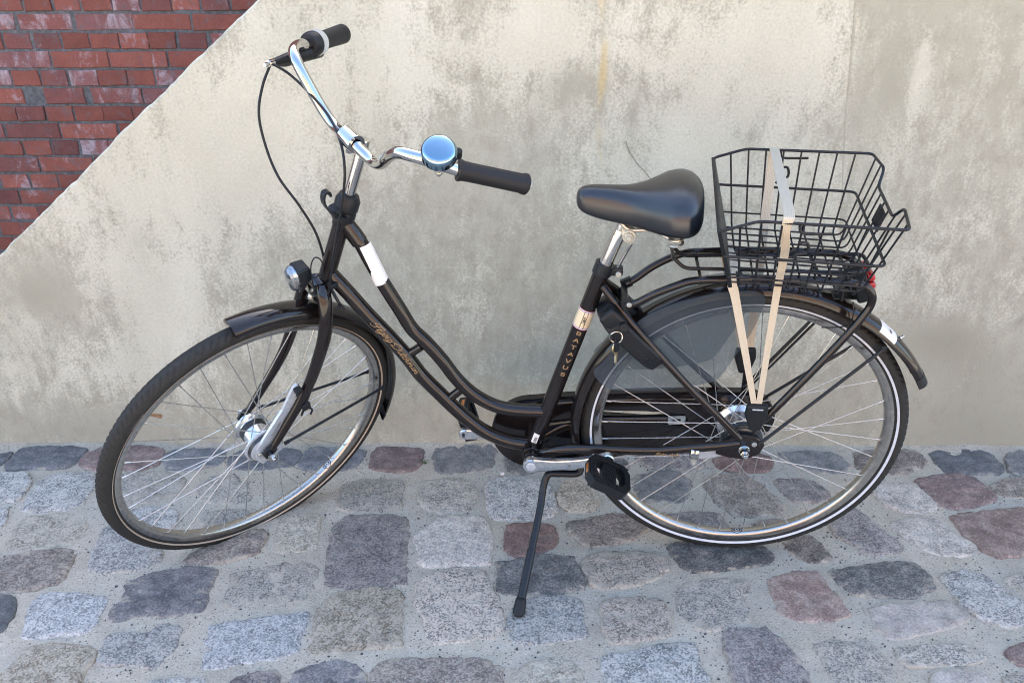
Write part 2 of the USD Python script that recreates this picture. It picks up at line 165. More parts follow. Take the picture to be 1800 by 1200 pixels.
sun.AddTransformOp().Set(matrix([_x, _y, _z, [0, 0, 20]]))

# ------------------------------------------------------------------ helpers
_used = {}
def path_for(parent, name):
    base = (parent.GetPath().pathString if parent is not None else '/World') + '/' + name
    k = _used.get(base, -1) + 1; _used[base] = k
    return base if k == 0 else f'{base}_{k:03d}'

def tag(prim, label=None, category=None, group=None, kind=None):
    for k, v in (('label', label), ('category', category), ('group', group), ('kind', kind)):
        if v: prim.SetCustomDataByKey(k, v)
    return prim

def add(name, mesh, mat, parent=None, smooth=35, **kw):
    m = usdkit.mesh(stage, path_for(parent, name), mesh, mat, smooth)
    return tag(m.GetPrim(), **kw)

def group_part(name, parent=None, rows=None, **kw):
    x = UsdGeom.Xform.Define(stage, path_for(parent, name))
    if rows is not None: x.AddTransformOp().Set(matrix(rows))
    return tag(x.GetPrim(), **kw)

def cat(*ms):
    vs, fs, n = [], [], 0
    for m in ms:
        if m is None: continue
        v, f, _ = meshkit.arrays(m); vs.append(v); fs.append(f + n); n += len(v)
    return np.vstack(vs), np.vstack(fs)

def xf(m, fn):
    v, f, _ = meshkit.arrays(m); return fn(v), f

def catmull(pts, per=8, closed=False):
    p = np.asarray(pts, float); n = len(p)
    if n < 3: return p
    if closed: q = np.vstack([p[-1], p, p[0], p[1]]); segs = n
    else: q = np.vstack([2 * p[0] - p[1], p, 2 * p[-1] - p[-2]]); segs = n - 1
    out = []
    for i in range(segs):
        a, b, c, d = q[i:i + 4]
        # centripetal
        t0 = 0; t1 = t0 + max(np.linalg.norm(b[:3] - a[:3]), 1e-6) ** .5; t2 = t1 + max(np.linalg.norm(c[:3] - b[:3]), 1e-6) ** .5; t3 = t2 + max(np.linalg.norm(d[:3] - c[:3]), 1e-6) ** .5
        for t in np.linspace(t1, t2, per, endpoint=False):
            A1 = (t1 - t) / (t1 - t0) * a + (t - t0) / (t1 - t0) * b; A2 = (t2 - t) / (t2 - t1) * b + (t - t1) / (t2 - t1) * c; A3 = (t3 - t) / (t3 - t2) * c + (t - t2) / (t3 - t2) * d
            B1 = (t2 - t) / (t2 - t0) * A1 + (t - t0) / (t2 - t0) * A2; B2 = (t3 - t) / (t3 - t1) * A2 + (t - t1) / (t3 - t1) * A3
            out.append((t2 - t) / (t2 - t1) * B1 + (t - t1) / (t2 - t1) * B2)
    if not closed: out.append(p[-1])
    return np.array(out)

def frames(P, closed=False, up=None):
    T = np.gradient(P, axis=0) if not closed else np.roll(P, -1, 0) - np.roll(P, 1, 0)
    T /= np.maximum(np.linalg.norm(T, axis=1, keepdims=True), 1e-9)
    if up is not None:
        N = np.asarray(up, float) - (T @ np.asarray(up, float))[:, None] * T
        N /= np.maximum(np.linalg.norm(N, axis=1, keepdims=True), 1e-9)
        return T, N, np.cross(T, N)
    a = np.array([0, 0, 1.0]) if abs(T[0][2]) < .9 else np.array([1.0, 0, 0])
    n = np.cross(T[0], a); n /= np.linalg.norm(n); N = [n]
    for i in range(1, len(P)):
        n = N[-1] - (N[-1] @ T[i]) * T[i]; n /= np.linalg.norm(n); N.append(n)
    N = np.array(N)
    return T, N, np.cross(T, N)

def sweep(P, prof, closed=False, up=None, scale=None, caps=True, closed_prof=True):
    """prof: (m,2) outline in (N,B) coordinates swept along the points P."""
    P = np.asarray(P, float); prof = np.asarray(prof, float); n, m = len(P), len(prof)
    T, N, Bn = frames(P, closed, up)
    s = np.ones(n) if scale is None else np.asarray(scale, float)
    V = P[:, None] + s[:, None, None] * (prof[None, :, 0, None] * N[:, None] + prof[None, :, 1, None] * Bn[:, None])
    V = V.reshape(-1, 3); F = []
    mm = m if closed_prof else m - 1
    i = np.arange(n if closed else n - 1)[:, None]; j = np.arange(mm)[None]
    a = i * m + j; b = i * m + (j + 1) % m; c = ((i + 1) % n) * m + (j + 1) % m; d = ((i + 1) % n) * m + j
    F = np.concatenate([np.stack([a, b, c], -1).reshape(-1, 3), np.stack([a, c, d], -1).reshape(-1, 3)])
    if caps and not closed and closed_prof:
        ctr = np.vstack([P[0], P[-1]]); k = len(V); V = np.vstack([V, V[:m], V[-m:], ctr]) ; jj = np.arange(m)
        F = np.vstack([F, np.stack([k + (jj + 1) % m, k + jj, np.full(m, k + 2 * m)], 1), np.stack([k + m + jj, k + m + (jj + 1) % m, np.full(m, k + 2 * m + 1)], 1)])
    return V, F

def circ(r, n=14):
    t = np.linspace(0, 2 * np.pi, n, endpoint=False); return np.stack([r * np.cos(t), r * np.sin(t)], 1)

def tube(pts, r, n=14, per=8, closed=False, spline=True):
    pts = np.asarray(pts, float)
    P = catmull(pts, per, closed) if spline and len(pts) > 2 else (np.linspace(pts[0], pts[-1], 2) if len(pts) == 2 else pts)
    if np.ndim(r) == 0: return sweep(P, circ(r, n), closed)
    rs = np.interp(np.linspace(0, 1, len(P)), np.linspace(0, 1, len(r)), r)
    return sweep(P, circ(1.0, n), closed, scale=rs)

def polytube(pts, r, bend=.02, n=10, closed=False, seg=5):
    """wire through corners rounded with radius about bend."""
    p = [np.asarray(q, float) for q in pts]; out = []; N = len(p)
    for i in range(N):
        if not closed and i in (0, N - 1): out.append(p[i]); continue
        a, b, c = p[i - 1], p[i], p[(i + 1) % N]
        la, lc = np.linalg.norm(a - b), np.linalg.norm(c - b); k = min(bend, la * .45, lc * .45)
        s, e = b + (a - b) / la * k, b + (c - b) / lc * k
        for t in np.linspace(0, 1, seg): out.append((1 - t) ** 2 * s + 2 * t * (1 - t) * b + t * t * e)
    return sweep(np.array(out), circ(r, n), closed)

def lathe(prof, origin, axis, n=32):
    """prof: (radius, height) pairs turned about axis through origin."""
    prof = np.asarray(prof, float); ax = np.asarray(axis, float); ax = ax / np.linalg.norm(ax)
    a = np.cross(ax, [0, 0, 1.0] if abs(ax[2]) < .9 else [1.0, 0, 0]); a /= np.linalg.norm(a); b = np.cross(ax, a)
    t = np.linspace(0, 2 * np.pi, n, endpoint=False)
    V = np.asarray(origin) + prof[:, 1, None, None] * ax + prof[:, 0, None, None] * (np.cos(t)[None, :, None] * a + np.sin(t)[None, :, None] * b)
    m = len(prof); V = V.reshape(-1, 3)
    i = np.arange(m - 1)[:, None]; j = np.arange(n)[None]
    q = [i * n + j, i * n + (j + 1) % n, (i + 1) * n + (j + 1) % n, (i + 1) * n + j]
    F = np.concatenate([np.stack([q[0], q[1], q[2]], -1).reshape(-1, 3), np.stack([q[0], q[2], q[3]], -1).reshape(-1, 3)])
    return V, F

def cyl(a, b, r, n=20, ch=.0008):
    a, b = np.asarray(a, float), np.asarray(b, float); L = np.linalg.norm(b - a); ch = min(ch, r * .4, L * .4)
    return lathe([(1e-5, 0), (r - ch, 0), (r, ch), (r, L - ch), (r - ch, L), (1e-5, L)], a, b - a, n)

def hull(pts): return m3.Manifold.hull_points(np.asarray(pts, float))

def rbox(center, size, r=.002, rot=None, n=2):
    """box with rounded edges (convex hull of small spheres)."""
    s = np.asarray(size, float) / 2 - r; pts = []
    sp = trimesh.creation.icosphere(subdivisions=n - 1, radius=r).vertices
    for sx in (-1, 1):
        for sy in (-1, 1):
            for sz in (-1, 1): pts.append(sp + s * [sx, sy, sz])
    P = np.vstack(pts)
    if rot is not None: P = P @ np.asarray(rot).T
    return hull(P + center)

def plate(poly, y0, y1, ch=.0006):
    """outline in (x, z) given thickness from y0 to y1."""
    m = trimesh.creation.extrude_polygon(poly if isinstance(poly, Polygon) else Polygon(poly), y1 - y0, engine='earcut')
    v = np.array(m.vertices); return np.stack([v[:, 0], y0 + v[:, 2], v[:, 1]], 1), np.array(m.faces)[:, ::-1]

def rot_axis(axis, ang):
    a = np.asarray(axis, float); a = a / np.linalg.norm(a); K = np.array([[0, -a[2], a[1]], [a[2], 0, -a[0]], [-a[1], a[0], 0]])
    return np.eye(3) + math.sin(ang) * K + (1 - math.cos(ang)) * K @ K

# ------------------------------------------------------------------ materials
def simple(name, color, rough=.5, metal=0., coat=0., coat_rough=.05, spec=.5, bump=None, mottle=0., rough_noise=0., scale=300., sheen=0.):
    nodes = {"p": ("principled_bsdf", {"base_color": color, "roughness": rough, "metallic": metal, "coat_weight": coat, "coat_roughness": coat_rough, "specular_ior_level": spec, "sheen_weight": sheen})}
    links = []
    if mottle or rough_noise or bump:
        nodes["tc"] = ("texture_coordinate", {}); nodes["n"] = ("noise_texture", {"scale": scale, "detail": 4.0, "roughness": .6}); links.append(("tc.object", "n.vector"))
    if mottle:
        c = np.array(color); nodes["r"] = ("rgb_ramp", {"ramp": [(.3, tuple(c * (1 - mottle))), (.7, tuple(np.minimum(c * (1 + mottle), 1)))]}); links += [("n.fac", "r.fac"), ("r.color", "p.base_color")]
    if rough_noise:
        nodes["mr"] = ("map_range", {"from_min": .3, "from_max": .7, "to_min": rough - rough_noise, "to_max": rough + rough_noise}); links += [("n.fac", "mr.value"), ("mr.result", "p.roughness")]
    if bump:
        nodes["b"] = ("bump", {"strength": bump[0], "distance": bump[1]}); links += [("n.fac", "b.height"), ("b.normal", "p.normal")]
    return usdkit.material(stage, '/World/Looks/' + name, nodes, links, surface="p.BSDF")

PAINT = simple('brown_black_paint', (.009, .006, .0047), .1, 0, 0, .04, .5, rough_noise=.03, scale=40)
BLACK = simple('black_plastic', (.008, .0085, .009), .45, spec=.32, rough_noise=.08, scale=120)
DARK = simple('satin_black_metal', (.007, .0075, .008), .33, spec=.4, rough_noise=.08, scale=90)
WIRE = simple('black_wire_coating', (.006, .0065, .0075), .4, spec=.4, rough_noise=.1, scale=200)
TYRE = simple('tyre_rubber', (.021, .0198, .0165), .65, rough_noise=.1, mottle=.3, scale=90, spec=.28)
RUBBER = simple('grip_rubber', (.0075, .007, .0065), .55, spec=.35, bump=(.35, .0006), scale=900)
BELLCHROME = simple('bell_chrome', (.27, .4, .5), .04, 1.0, rough_noise=.02, scale=60)
CHROME = simple('chrome', (.58, .58, .56), .05, 1.0, rough_noise=.03, scale=60)
ALU = simple('polished_aluminium', (.72, .73, .74), .24, 1.0, rough_noise=.05, scale=70)
RIM = simple('rim_aluminium', (.5, .475, .43), .24, 1.0, rough_noise=.07, scale=30)
SILVER = simple('silver_paint', (.55, .56, .56), .32, .55, .4, .1, rough_noise=.05, scale=80)
STEEL = simple('spoke_steel', (.66, .65, .62), .22, 1.0, rough_noise=.06, scale=100)
GALV = simple('galvanised_steel', (.55, .53, .45), .38, .9, rough_noise=.08, scale=100)
STRIPE = simple('reflective_stripe', (.6, .6, .61), .45, mottle=.08, scale=150)
STRIPE_TAN = simple('tan_reflective_stripe', (.42, .33, .24), .45, mottle=.12, scale=150)
WHITE = simple('white_sticker', (.78, .73, .66), .4, mottle=.04, scale=60)
CREAM = simple('cream_badge', (.74, .58, .36), .4)
GOLD = simple('gold_print', (.27, .17, .075), .4)
INK = simple('black_ink', (.02, .018, .016), .5)
BLUE = simple('blue_line', (.08, .1, .4), .4)
REDLINE = simple('red_line', (.42, .06, .07), .4)
SADDLE = simple('saddle_vinyl', (.006, .0065, .0075), .3, bump=(.25, .0004), scale=1400, rough_noise=.04, spec=.75)
ORANGE = simple('orange_reflector', (.42, .13, .02), .25, coat=.5, mottle=.15, scale=600)
RED = simple('red_reflector', (.36, .012, .012), .2, coat=.6, mottle=.2, scale=400)
STRAP = simple('beige_elastic', (.54, .46, .33), .8, mottle=.14, bump=(.4, .0008), scale=700)
BRASS = simple('brass', (.72, .55, .28), .3, 1.0)
VALVE = simple('valve_brass', (.42, .25, .14), .4, .8)
DRUM = simple('dark_brake_drum', (.09, .095, .1), .3, .9, rough_noise=.08, scale=120)
EDGEG = simple('grey_print', (.16, .15, .13), .5)
REFLECT = simple('faceted_reflector', (.7, .72, .74), .22, .7, mottle=.25, scale=260)
TREAD = TYRE
SMOKE = usdkit.material(stage, '/World/Looks/smoked_plastic', {
    "t": ("transparent_bsdf", {"color": (.78, .8, .81)}), "g": ("principled_bsdf", {"base_color": (.11, .12, .122), "roughness": .16, "specular_ior_level": .6}),
    "m": ("mix_closure", {"fac": .17})}, [("t.BSDF", "m.closure1"), ("g.BSDF", "m.closure2")], surface="m.closure")
LENS = usdkit.material(stage, '/World/Looks/clear_lens', {
    "t": ("transparent_bsdf", {"color": (.93, .95, .97)}), "g": ("glossy_bsdf", {"color": (.95, .95, .95), "roughness": .03}), "f": ("fresnel", {"IOR": 1.6}),
    "mm": ("math", {"math_type": "add", "value2": .12}), "m": ("mix_closure", {})}, [("f.fac", "mm.value1"), ("mm.value", "m.fac"), ("t.BSDF", "m.closure1"), ("g.BSDF", "m.closure2")], surface="m.closure")

def concrete():
    n = {"g": ("geometry", {}), "att": ("attribute", {"attribute": "stain"}), "sep": ("separate_color", {"color_type": "rgb"}),
         "mp": ("mapping", {"scale": (1.0, 1.0, .62)}), "mv": ("mapping", {"scale": (1.0, 1.0, .09)}),
         "n1": ("noise_texture", {"scale": 5.5, "detail": 9.0, "roughness": .68, "distortion": .6}),
         "n2": ("noise_texture", {"scale": 26.0, "detail": 8.0, "roughness": .72, "distortion": .3}),
         "n3": ("noise_texture", {"scale": 150.0, "detail": 5.0, "roughness": .7}),
         "n4": ("noise_texture", {"scale": 3.1, "detail": 6.0, "roughness": .6, "distortion": .4}),
         "st": ("noise_texture", {"scale": 24.0, "detail": 6.0, "roughness": .7}),
         # lime mask: stain.r + noises
         "a1": ("math", {"math_type": "multiply_add", "value2": 1.5, "value3": -.75}),
         "a2": ("math", {"math_type": "multiply_add", "value2": .92, "value3": -.46}),
         "a3": ("math", {"math_type": "multiply_add", "value2": .9, "value3": -.45}),
         "as": ("math", {"math_type": "multiply_add", "value2": .55, "value3": -.275}),
         "s1": ("math", {"math_type": "add"}), "s2": ("math", {"math_type": "add"}), "s3": ("math", {"math_type": "add"}), "s4": ("math", {"math_type": "add"}),
         "lm": ("map_range", {"range_type": "smoothstep", "from_min": .29, "from_max": .71, "to_min": 0., "to_max": 1.}),
         "base": ("rgb_ramp", {"ramp": [(.25, (.29, .268, .197)), (.45, (.355, .332, .25)), (.6, (.4, .377, .287)), (.78, (.435, .41, .317))]}),
         "lime": ("rgb_ramp", {"ramp": [(.3, (.445, .42, .32)), (.52, (.515, .488, .376)), (.72, (.58, .552, .44))]}),
         "mx": ("mix_color", {}),
         # dark
         "d1": ("math", {"math_type": "multiply_add", "value2": 1.3, "value3": -.65}), "d2": ("math", {"math_type": "add"}), "d3": ("math", {"math_type": "add"}),
         "dm": ("map_range", {"range_type": "smoothstep", "from_min": .22, "from_max": 1.0, "to_min": 0., "to_max": .55}),
         "mxd": ("mix_color", {"b": (.2, .188, .122)}),
         "rm": ("map_range", {"range_type": "smoothstep", "from_min": .25, "from_max": .95, "to_min": 0., "to_max": .6}),
         "r2": ("math", {"math_type": "add"}),
         "mxr": ("mix_color", {"b": (.5, .37, .15)}),
         # pits
         "vo": ("voronoi_texture", {"scale": 85.0, "randomness": 1.0}), "pit": ("map_range", {"from_min": .02, "from_max": .07, "to_min": .55, "to_max": 1.0, "clamp": True}),
         "pg": ("map_range", {"range_type": "smoothstep", "from_min": .5, "from_max": .62, "to_min": 0., "to_max": 1.0}),
         "pmix": ("mix_float", {"a": 1.0}),
         "mul": ("mix_color", {"blend_type": "multiply", "fac": 1.0}),
         "fine": ("map_range", {"from_min": .3, "from_max": .7, "to_min": .88, "to_max": 1.1}),
         "mul2": ("mix_color", {"blend_type": "multiply", "fac": 1.0}),
         "hs": ("math", {"math_type": "multiply_add", "value2": .35}), "bm": ("bump", {"strength": .35, "distance": .004}),
         "p": ("principled_bsdf", {"roughness": .85, "specular_ior_level": .25})}
    l = [("g.position", "mp.vector"), ("g.position", "mv.vector"), ("mp.vector", "n1.vector"), ("mp.vector", "n2.vector"), ("g.position", "n3.vector"), ("mp.vector", "n4.vector"), ("mv.vector", "st.vector"),
         ("att.color", "sep.color"), ("n1.fac", "a1.value1"), ("n2.fac", "a2.value1"), ("n3.fac", "a3.value1"), ("st.fac", "as.value1"),
         ("a1.value", "s1.value1"), ("a2.value", "s1.value2"), ("s1.value", "s2.value1"), ("a3.value", "s2.value2"), ("s2.value", "s3.value1"), ("sep.r", "s3.value2"), ("s3.value", "s4.value1"), ("as.value", "s4.value2"), ("s4.value", "lm.value"),
         ("n2.fac", "base.fac"), ("n4.fac", "lime.fac"), ("base.color", "mx.a"), ("lime.color", "mx.b"), ("lm.result", "mx.fac"),
         ("n2.fac", "d1.value1"), ("d1.value", "d2.value1"), ("sep.g", "d2.value2"), ("d2.value", "d3.value1"), ("a3.value", "d3.value2"), ("d3.value", "dm.value"), ("mx.result", "mxd.a"), ("dm.result", "mxd.fac"),
         ("sep.b", "r2.value1"), ("a2.value", "r2.value2"), ("r2.value", "rm.value"), ("mxd.result", "mxr.a"), ("rm.result", "mxr.fac"),
         ("g.position", "vo.vector"), ("vo.distance", "pit.value"), ("n4.fac", "pg.value"), ("pg.result", "pmix.fac"), ("pit.result", "pmix.b"), ("mxr.result", "mul.a"), ("pmix.result", "mul.b"),
         ("n3.fac", "fine.value"), ("mul.result", "mul2.a"), ("fine.result", "mul2.b"), ("mul2.result", "p.base_color"),
         ("n2.fac", "hs.value1"), ("n3.fac", "hs.value3"), ("hs.value", "bm.height"), ("bm.normal", "p.normal")]
    return usdkit.material(stage, '/World/Looks/limewashed_concrete', n, l, surface="p.BSDF")
CONCRETE = concrete()

SANDC = [(.4, .338, .255), (.535, .46, .352), (.64, .555, .435)]
def sand(name='sandy_joint'):
    n = {"g": ("geometry", {}), "n1": ("noise_texture", {"scale": 9.0, "detail": 6.0, "roughness": .65}), "n2": ("noise_texture", {"scale": 230.0, "detail": 6.0, "roughness": .75}),
         "n0": ("noise_texture", {"scale": 2.2, "detail": 3.0}),
         "sm": ("math", {"math_type": "multiply_add", "value2": .62}), "r": ("rgb_ramp", {"ramp": [(.62, SANDC[0]), (.8, SANDC[1]), (1.0, SANDC[2])]}),
         "v": ("voronoi_texture", {"scale": 165.0, "randomness": 1.0}), "v2": ("voronoi_texture", {"scale": 120.0, "randomness": 1.0}),
         "k": ("map_range", {"from_min": .22, "from_max": .42, "to_min": 1.0, "to_max": 0.0, "clamp": True}),
         "sc": ("separate_color", {"color_type": "rgb"}), "sel": ("math", {"math_type": "greater_than", "value2": .66}), "kf": ("math", {"math_type": "multiply"}), "cl": ("map_range", {"from_min": .36, "from_max": .6, "to_min": .15, "to_max": 1.0, "clamp": True}), "k2": ("math", {"math_type": "multiply"}),
         "grain": ("rgb_ramp", {"interpolate": False, "ramp": [(0., (.1, .09, .075)), (.25, (.2, .175, .14)), (.5, (.32, .28, .21)), (.75, (.72, .64, .52))]}),
         "m": ("mix_color", {}), "cool": ("mix_color", {"b": (.3, .32, .3), "fac": .0}), "cr": ("map_range", {"from_min": .45, "from_max": .7, "to_min": 0., "to_max": .45, "clamp": True}),
         "b": ("bump", {"strength": .7, "distance": .003}), "hh": ("math", {"math_type": "multiply_add", "value2": .6}),
         "p": ("principled_bsdf", {"roughness": .9, "specular_ior_level": .2})}
    l = [("g.position", "n1.vector"), ("g.position", "n2.vector"), ("g.position", "v.vector"), ("g.position", "n0.vector"), ("n1.fac", "sm.value1"), ("n2.fac", "sm.value3"), ("sm.value", "r.fac"),
         ("r.color", "cool.a"), ("n0.fac", "cr.value"), ("cr.result", "cool.fac"),
         ("v.distance", "k.value"), ("v.color", "sc.color"), ("sc.r", "sel.value1"), ("k.result", "kf.value1"), ("sel.value", "kf.value2"), ("sc.g", "grain.fac"),
         ("cool.result", "m.a"), ("grain.color", "m.b"), ("n1.fac", "cl.value"), ("kf.value", "k2.value1"), ("cl.result", "k2.value2"), ("k2.value", "m.fac"), ("m.result", "p.base_color"), ("k.result", "hh.value1"), ("n2.fac", "hh.value3"), ("hh.value", "b.height"), ("b.normal", "p.normal")]
    return usdkit.material(stage, '/World/Looks/' + name, n, l, surface="p.BSDF")
SAND = sand()

def granite(name, dark, mid, light, sandy=.5, speck=.5):
    warm = np.array([1.26, 1.13, .95]); dark, mid, light = (tuple((np.array(c) * .8 + .2 * np.array(a_)) * warm) for c, a_ in ((dark, (.105, .105, .105)), (mid, (.2, .195, .19)), (light, (.36, .35, .335))))
    n = {"g": ("geometry", {}), "oi": ("object_info", {}), "at": ("attribute", {"attribute": "rim"}), "rs": ("separate_color", {"color_type": "rgb"}),
         "n1": ("noise_texture", {"scale": 22.0, "detail": 7.0, "roughness": .68}), "n2": ("noise_texture", {"scale": 330.0, "detail": 5.0, "roughness": .8}), "n3": ("noise_texture", {"scale": 20.0, "detail": 9.0, "roughness": .74, "distortion": .5}),
         "mp": ("mapping", {"scale": (1.0, 2.0, 1.0)}),
         "v": ("voronoi_texture", {"scale": 300.0, "randomness": 1.0}), "sc": ("separate_color", {"color_type": "rgb"}),
         "x": ("math", {"math_type": "multiply_add", "value2": .8}), "x2": ("math", {"math_type": "multiply_add", "value2": speck * .42}), "x3": ("math", {"math_type": "multiply", "value2": .36, }),
         "r": ("rgb_ramp", {"ramp": [(.5, dark), (.68, mid), (.9, light)]}),
         "ov": ("map_range", {"from_min": 0., "from_max": 1., "to_min": .85, "to_max": 1.18}), "mul": ("mix_color", {"blend_type": "multiply", "fac": 1.0}),
         "ed": ("math", {"math_type": "multiply_add", "value2": .2}), "nn": ("math", {"math_type": "multiply_add", "value2": 1.5, "value3": -.77 + .32 * sandy}),
         "sm": ("map_range", {"range_type": "smoothstep", "from_min": .26, "from_max": .5, "to_min": 0., "to_max": .9}),
         "sr": ("rgb_ramp", {"ramp": [(.3, SANDC[0]), (.7, SANDC[1])]}),
         "m": ("mix_color", {}), "b": ("bump", {"strength": .55, "distance": .003}), "bh": ("math", {"math_type": "multiply_add", "value2": .5}),
         "p": ("principled_bsdf", {"roughness": .8, "specular_ior_level": .3})}
    l = [("g.position", "mp.vector"), ("g.position", "n1.vector"), ("g.position", "n2.vector"), ("mp.vector", "n3.vector"), ("g.position", "v.vector"), ("v.color", "sc.color"),
         ("n2.fac", "x3.value1"), ("n1.fac", "x.value1"), ("x3.value", "x.value3"), ("x.value", "x2.value3"), ("sc.r", "x2.value1"), ("x2.value", "r.fac"),
         ("oi.random", "ov.value"), ("r.color", "mul.a"), ("ov.result", "mul.b"), ("at.color", "rs.color"), ("rs.r", "ed.value1"), ("n3.fac", "nn.value1"), ("nn.value", "ed.value3"), ("ed.value", "sm.value"),
         ("n2.fac", "sr.fac"), ("mul.result", "m.a"), ("sr.color", "m.b"), ("sm.result", "m.fac"), ("m.result", "p.base_color"),
         ("n1.fac", "bh.value1"), ("n2.fac", "bh.value3"), ("bh.value", "b.height"), ("b.normal", "p.normal")]
    return usdkit.material(stage, '/World/Looks/' + name, n, l, surface="p.BSDF")
STONE = {'B': granite('slate_blue_stone', (.075, .09, .115), (.135, .155, .19), (.25, .27, .31), .25),
         'B2': granite('blue_grey_stone', (.09, .105, .125), (.165, .18, .2), (.28, .29, .31), .5),
         'B3': granite('violet_blue_stone', (.075, .08, .1), (.15, .155, .185), (.3, .31, .34), .55),
         'L': granite('light_granite', (.1, .112, .125), (.215, .232, .252), (.44, .46, .48), .4, 1.0),
         'L2': granite('pale_blue_granite', (.12, .135, .155), (.215, .235, .265), (.4, .43, .47), .2, .9),
         'G': granite('grey_speckled_granite', (.1, .105, .11), (.24, .24, .235), (.45, .44, .42), .7, 1.0),
         'G2': granite('coarse_speckled_granite', (.09, .1, .11), (.3, .29, .28), (.58, .54, .5), .4, 1.2),
         'G3': granite('rusty_speckled_granite', (.1, .095, .09), (.23, .205, .185), (.44, .4, .37), .75, 1.1),
         'D': granite('dark_basalt', (.045, .05, .058), (.085, .092, .102), (.22, .225, .23), .4, .6),
         'D2': granite('dark_slate', (.05, .06, .072), (.085, .1, .12), (.17, .19, .21), .12, .4),
         'P': granite('dusky_pink_stone', (.105, .075, .08), (.17, .125, .13), (.28, .22, .225), .3, .5),
         'P2': granite('red_porphyry', (.09, .055, .055), (.15, .095, .09), (.25, .18, .17), .1, .5),
         'P3': granite('rose_stone', (.15, .105, .1), (.245, .18, .17), (.4, .33, .32), .4, .5),
         'U': granite('brown_grey_stone', (.085, .072, .07), (.15, .132, .128), (.3, .28, .27), .55, .7),
         'U2': granite('purple_grey_stone', (.085, .08, .092), (.16, .15, .165), (.3, .29, .3), .45, .8),
         'T': granite('tan_granite', (.15, .145, .125), (.28, .275, .245), (.46, .45, .41), .75, .9),
         'T2': granite('olive_tan_granite', (.12, .105, .08), (.235, .21, .17), (.42, .4, .36), .6, .9),
         'W': granite('pale_worn_granite', (.2, .2, .2), (.36, .35, .345), (.54, .53, .52), .5, .8),
         'W2': granite('dusty_white_stone', (.3, .28, .275), (.45, .43, .425), (.62, .6, .6), .5, .5)}

def brick_mat(name, c1, c2, eff):
    n = {"g": ("geometry", {}), "oi": ("object_info", {}), "n1": ("noise_texture", {"scale": 16.0, "detail": 6.0, "roughness": .65}), "n2": ("noise_texture", {"scale": 200.0, "detail": 4.0, "roughness": .7}),
         "n3": ("noise_texture", {"scale": 13.0, "detail": 9.0, "roughness": .72, "distortion": .5}), "mp": ("mapping", {"scale": (1.0, 1.0, .6)}),
         "r": ("rgb_ramp", {"ramp": [(.3, c1), (.7, c2)]}), "ov": ("map_range", {"from_min": 0., "from_max": 1., "to_min": .75, "to_max": 1.2}), "mul": ("mix_color", {"blend_type": "multiply", "fac": 1.0}),
         "e": ("map_range", {"range_type": "smoothstep", "from_min": .6 - .2 * eff, "from_max": .73 - .14 * eff, "to_min": 0., "to_max": .5 + .35 * eff}), "oe": ("math", {"math_type": "multiply_add", "value2": .16, "value3": -.1}), "ea": ("math", {"math_type": "add"}),
         "m": ("mix_color", {"b": (.42, .36, .37)}), "n5": ("noise_texture", {"scale": 19.0, "detail": 8.0, "roughness": .7, "distortion": .4}), "of": ("mapping", {"location": (3.1, 0., 1.7)}), "e5": ("map_range", {"range_type": "smoothstep", "from_min": .52, "from_max": .7, "to_min": 0., "to_max": .65}), "m5": ("mix_color", {"b": (.12, .115, .115)}), "fi": ("map_range", {"from_min": .3, "from_max": .7, "to_min": .8, "to_max": 1.15}), "m2": ("mix_color", {"blend_type": "multiply", "fac": 1.0}),
         "b": ("bump", {"strength": .5, "distance": .003}), "p": ("principled_bsdf", {"roughness": .85, "specular_ior_level": .25})}
    l = [("g.position", "mp.vector"), ("g.position", "n1.vector"), ("g.position", "n2.vector"), ("mp.vector", "n3.vector"), ("n1.fac", "r.fac"), ("oi.random", "ov.value"), ("r.color", "mul.a"), ("ov.result", "mul.b"),
         ("oi.random", "oe.value1"), ("n3.fac", "ea.value1"), ("oe.value", "ea.value2"), ("ea.value", "e.value"), ("mul.result", "m.a"), ("e.result", "m.fac"), ("n2.fac", "fi.value"), ("g.position", "of.vector"), ("of.vector", "n5.vector"), ("n5.fac", "e5.value"), ("m.result", "m5.a"), ("e5.result", "m5.fac"), ("m5.result", "m2.a"), ("fi.result", "m2.b"), ("m2.result", "p.base_color"),
         ("n2.fac", "b.height"), ("b.normal", "p.normal")]
    return usdkit.material(stage, '/World/Looks/' + name, n, l, surface="p.BSDF")
BRICKS = [brick_mat('red_brick', (.2, .066, .047), (.265, .09, .062), .25), brick_mat('dark_red_brick', (.155, .06, .05), (.21, .078, .062), .4), brick_mat('limed_brick', (.195, .084, .075), (.265, .115, .1), .85)]
MORTAR = simple('grey_mortar', (.115, .115, .112), .9, mottle=.35, bump=(.6, .004), scale=60, spec=.2)

def far_brick(name, c1, c2, mortar):
    n = {"g": ("geometry", {}), "mp": ("mapping", {"rotation": (math.pi / 2, 0, 0)}), "b": ("brick_texture", {"color1": c1, "color2": c2, "mortar": mortar, "scale": 1.0, "mortar_size": .006, "brick_width": .24, "row_height": .0702, "bias": -.2}),
         "n": ("noise_texture", {"scale": 1.3, "detail": 5.0}), "f": ("map_range", {"from_min": .3, "from_max": .7, "to_min": .8, "to_max": 1.15}), "m": ("mix_color", {"blend_type": "multiply", "fac": 1.0}), "p": ("principled_bsdf", {"roughness": .85})}
    return usdkit.material(stage, '/World/Looks/' + name, n, [("g.position", "mp.vector"), ("mp.vector", "b.vector"), ("g.position", "n.vector"), ("n.fac", "f.value"), ("b.color", "m.a"), ("f.result", "m.b"), ("m.result", "p.base_color")], surface="p.BSDF")
FARBRICK = far_brick('far_brickwork', (.25, .07, .045), (.17, .055, .042), (.1, .1, .098))
OCHRE = far_brick('far_ochre_brickwork', (.3, .155, .085), (.25, .125, .07), (.28, .26, .23))
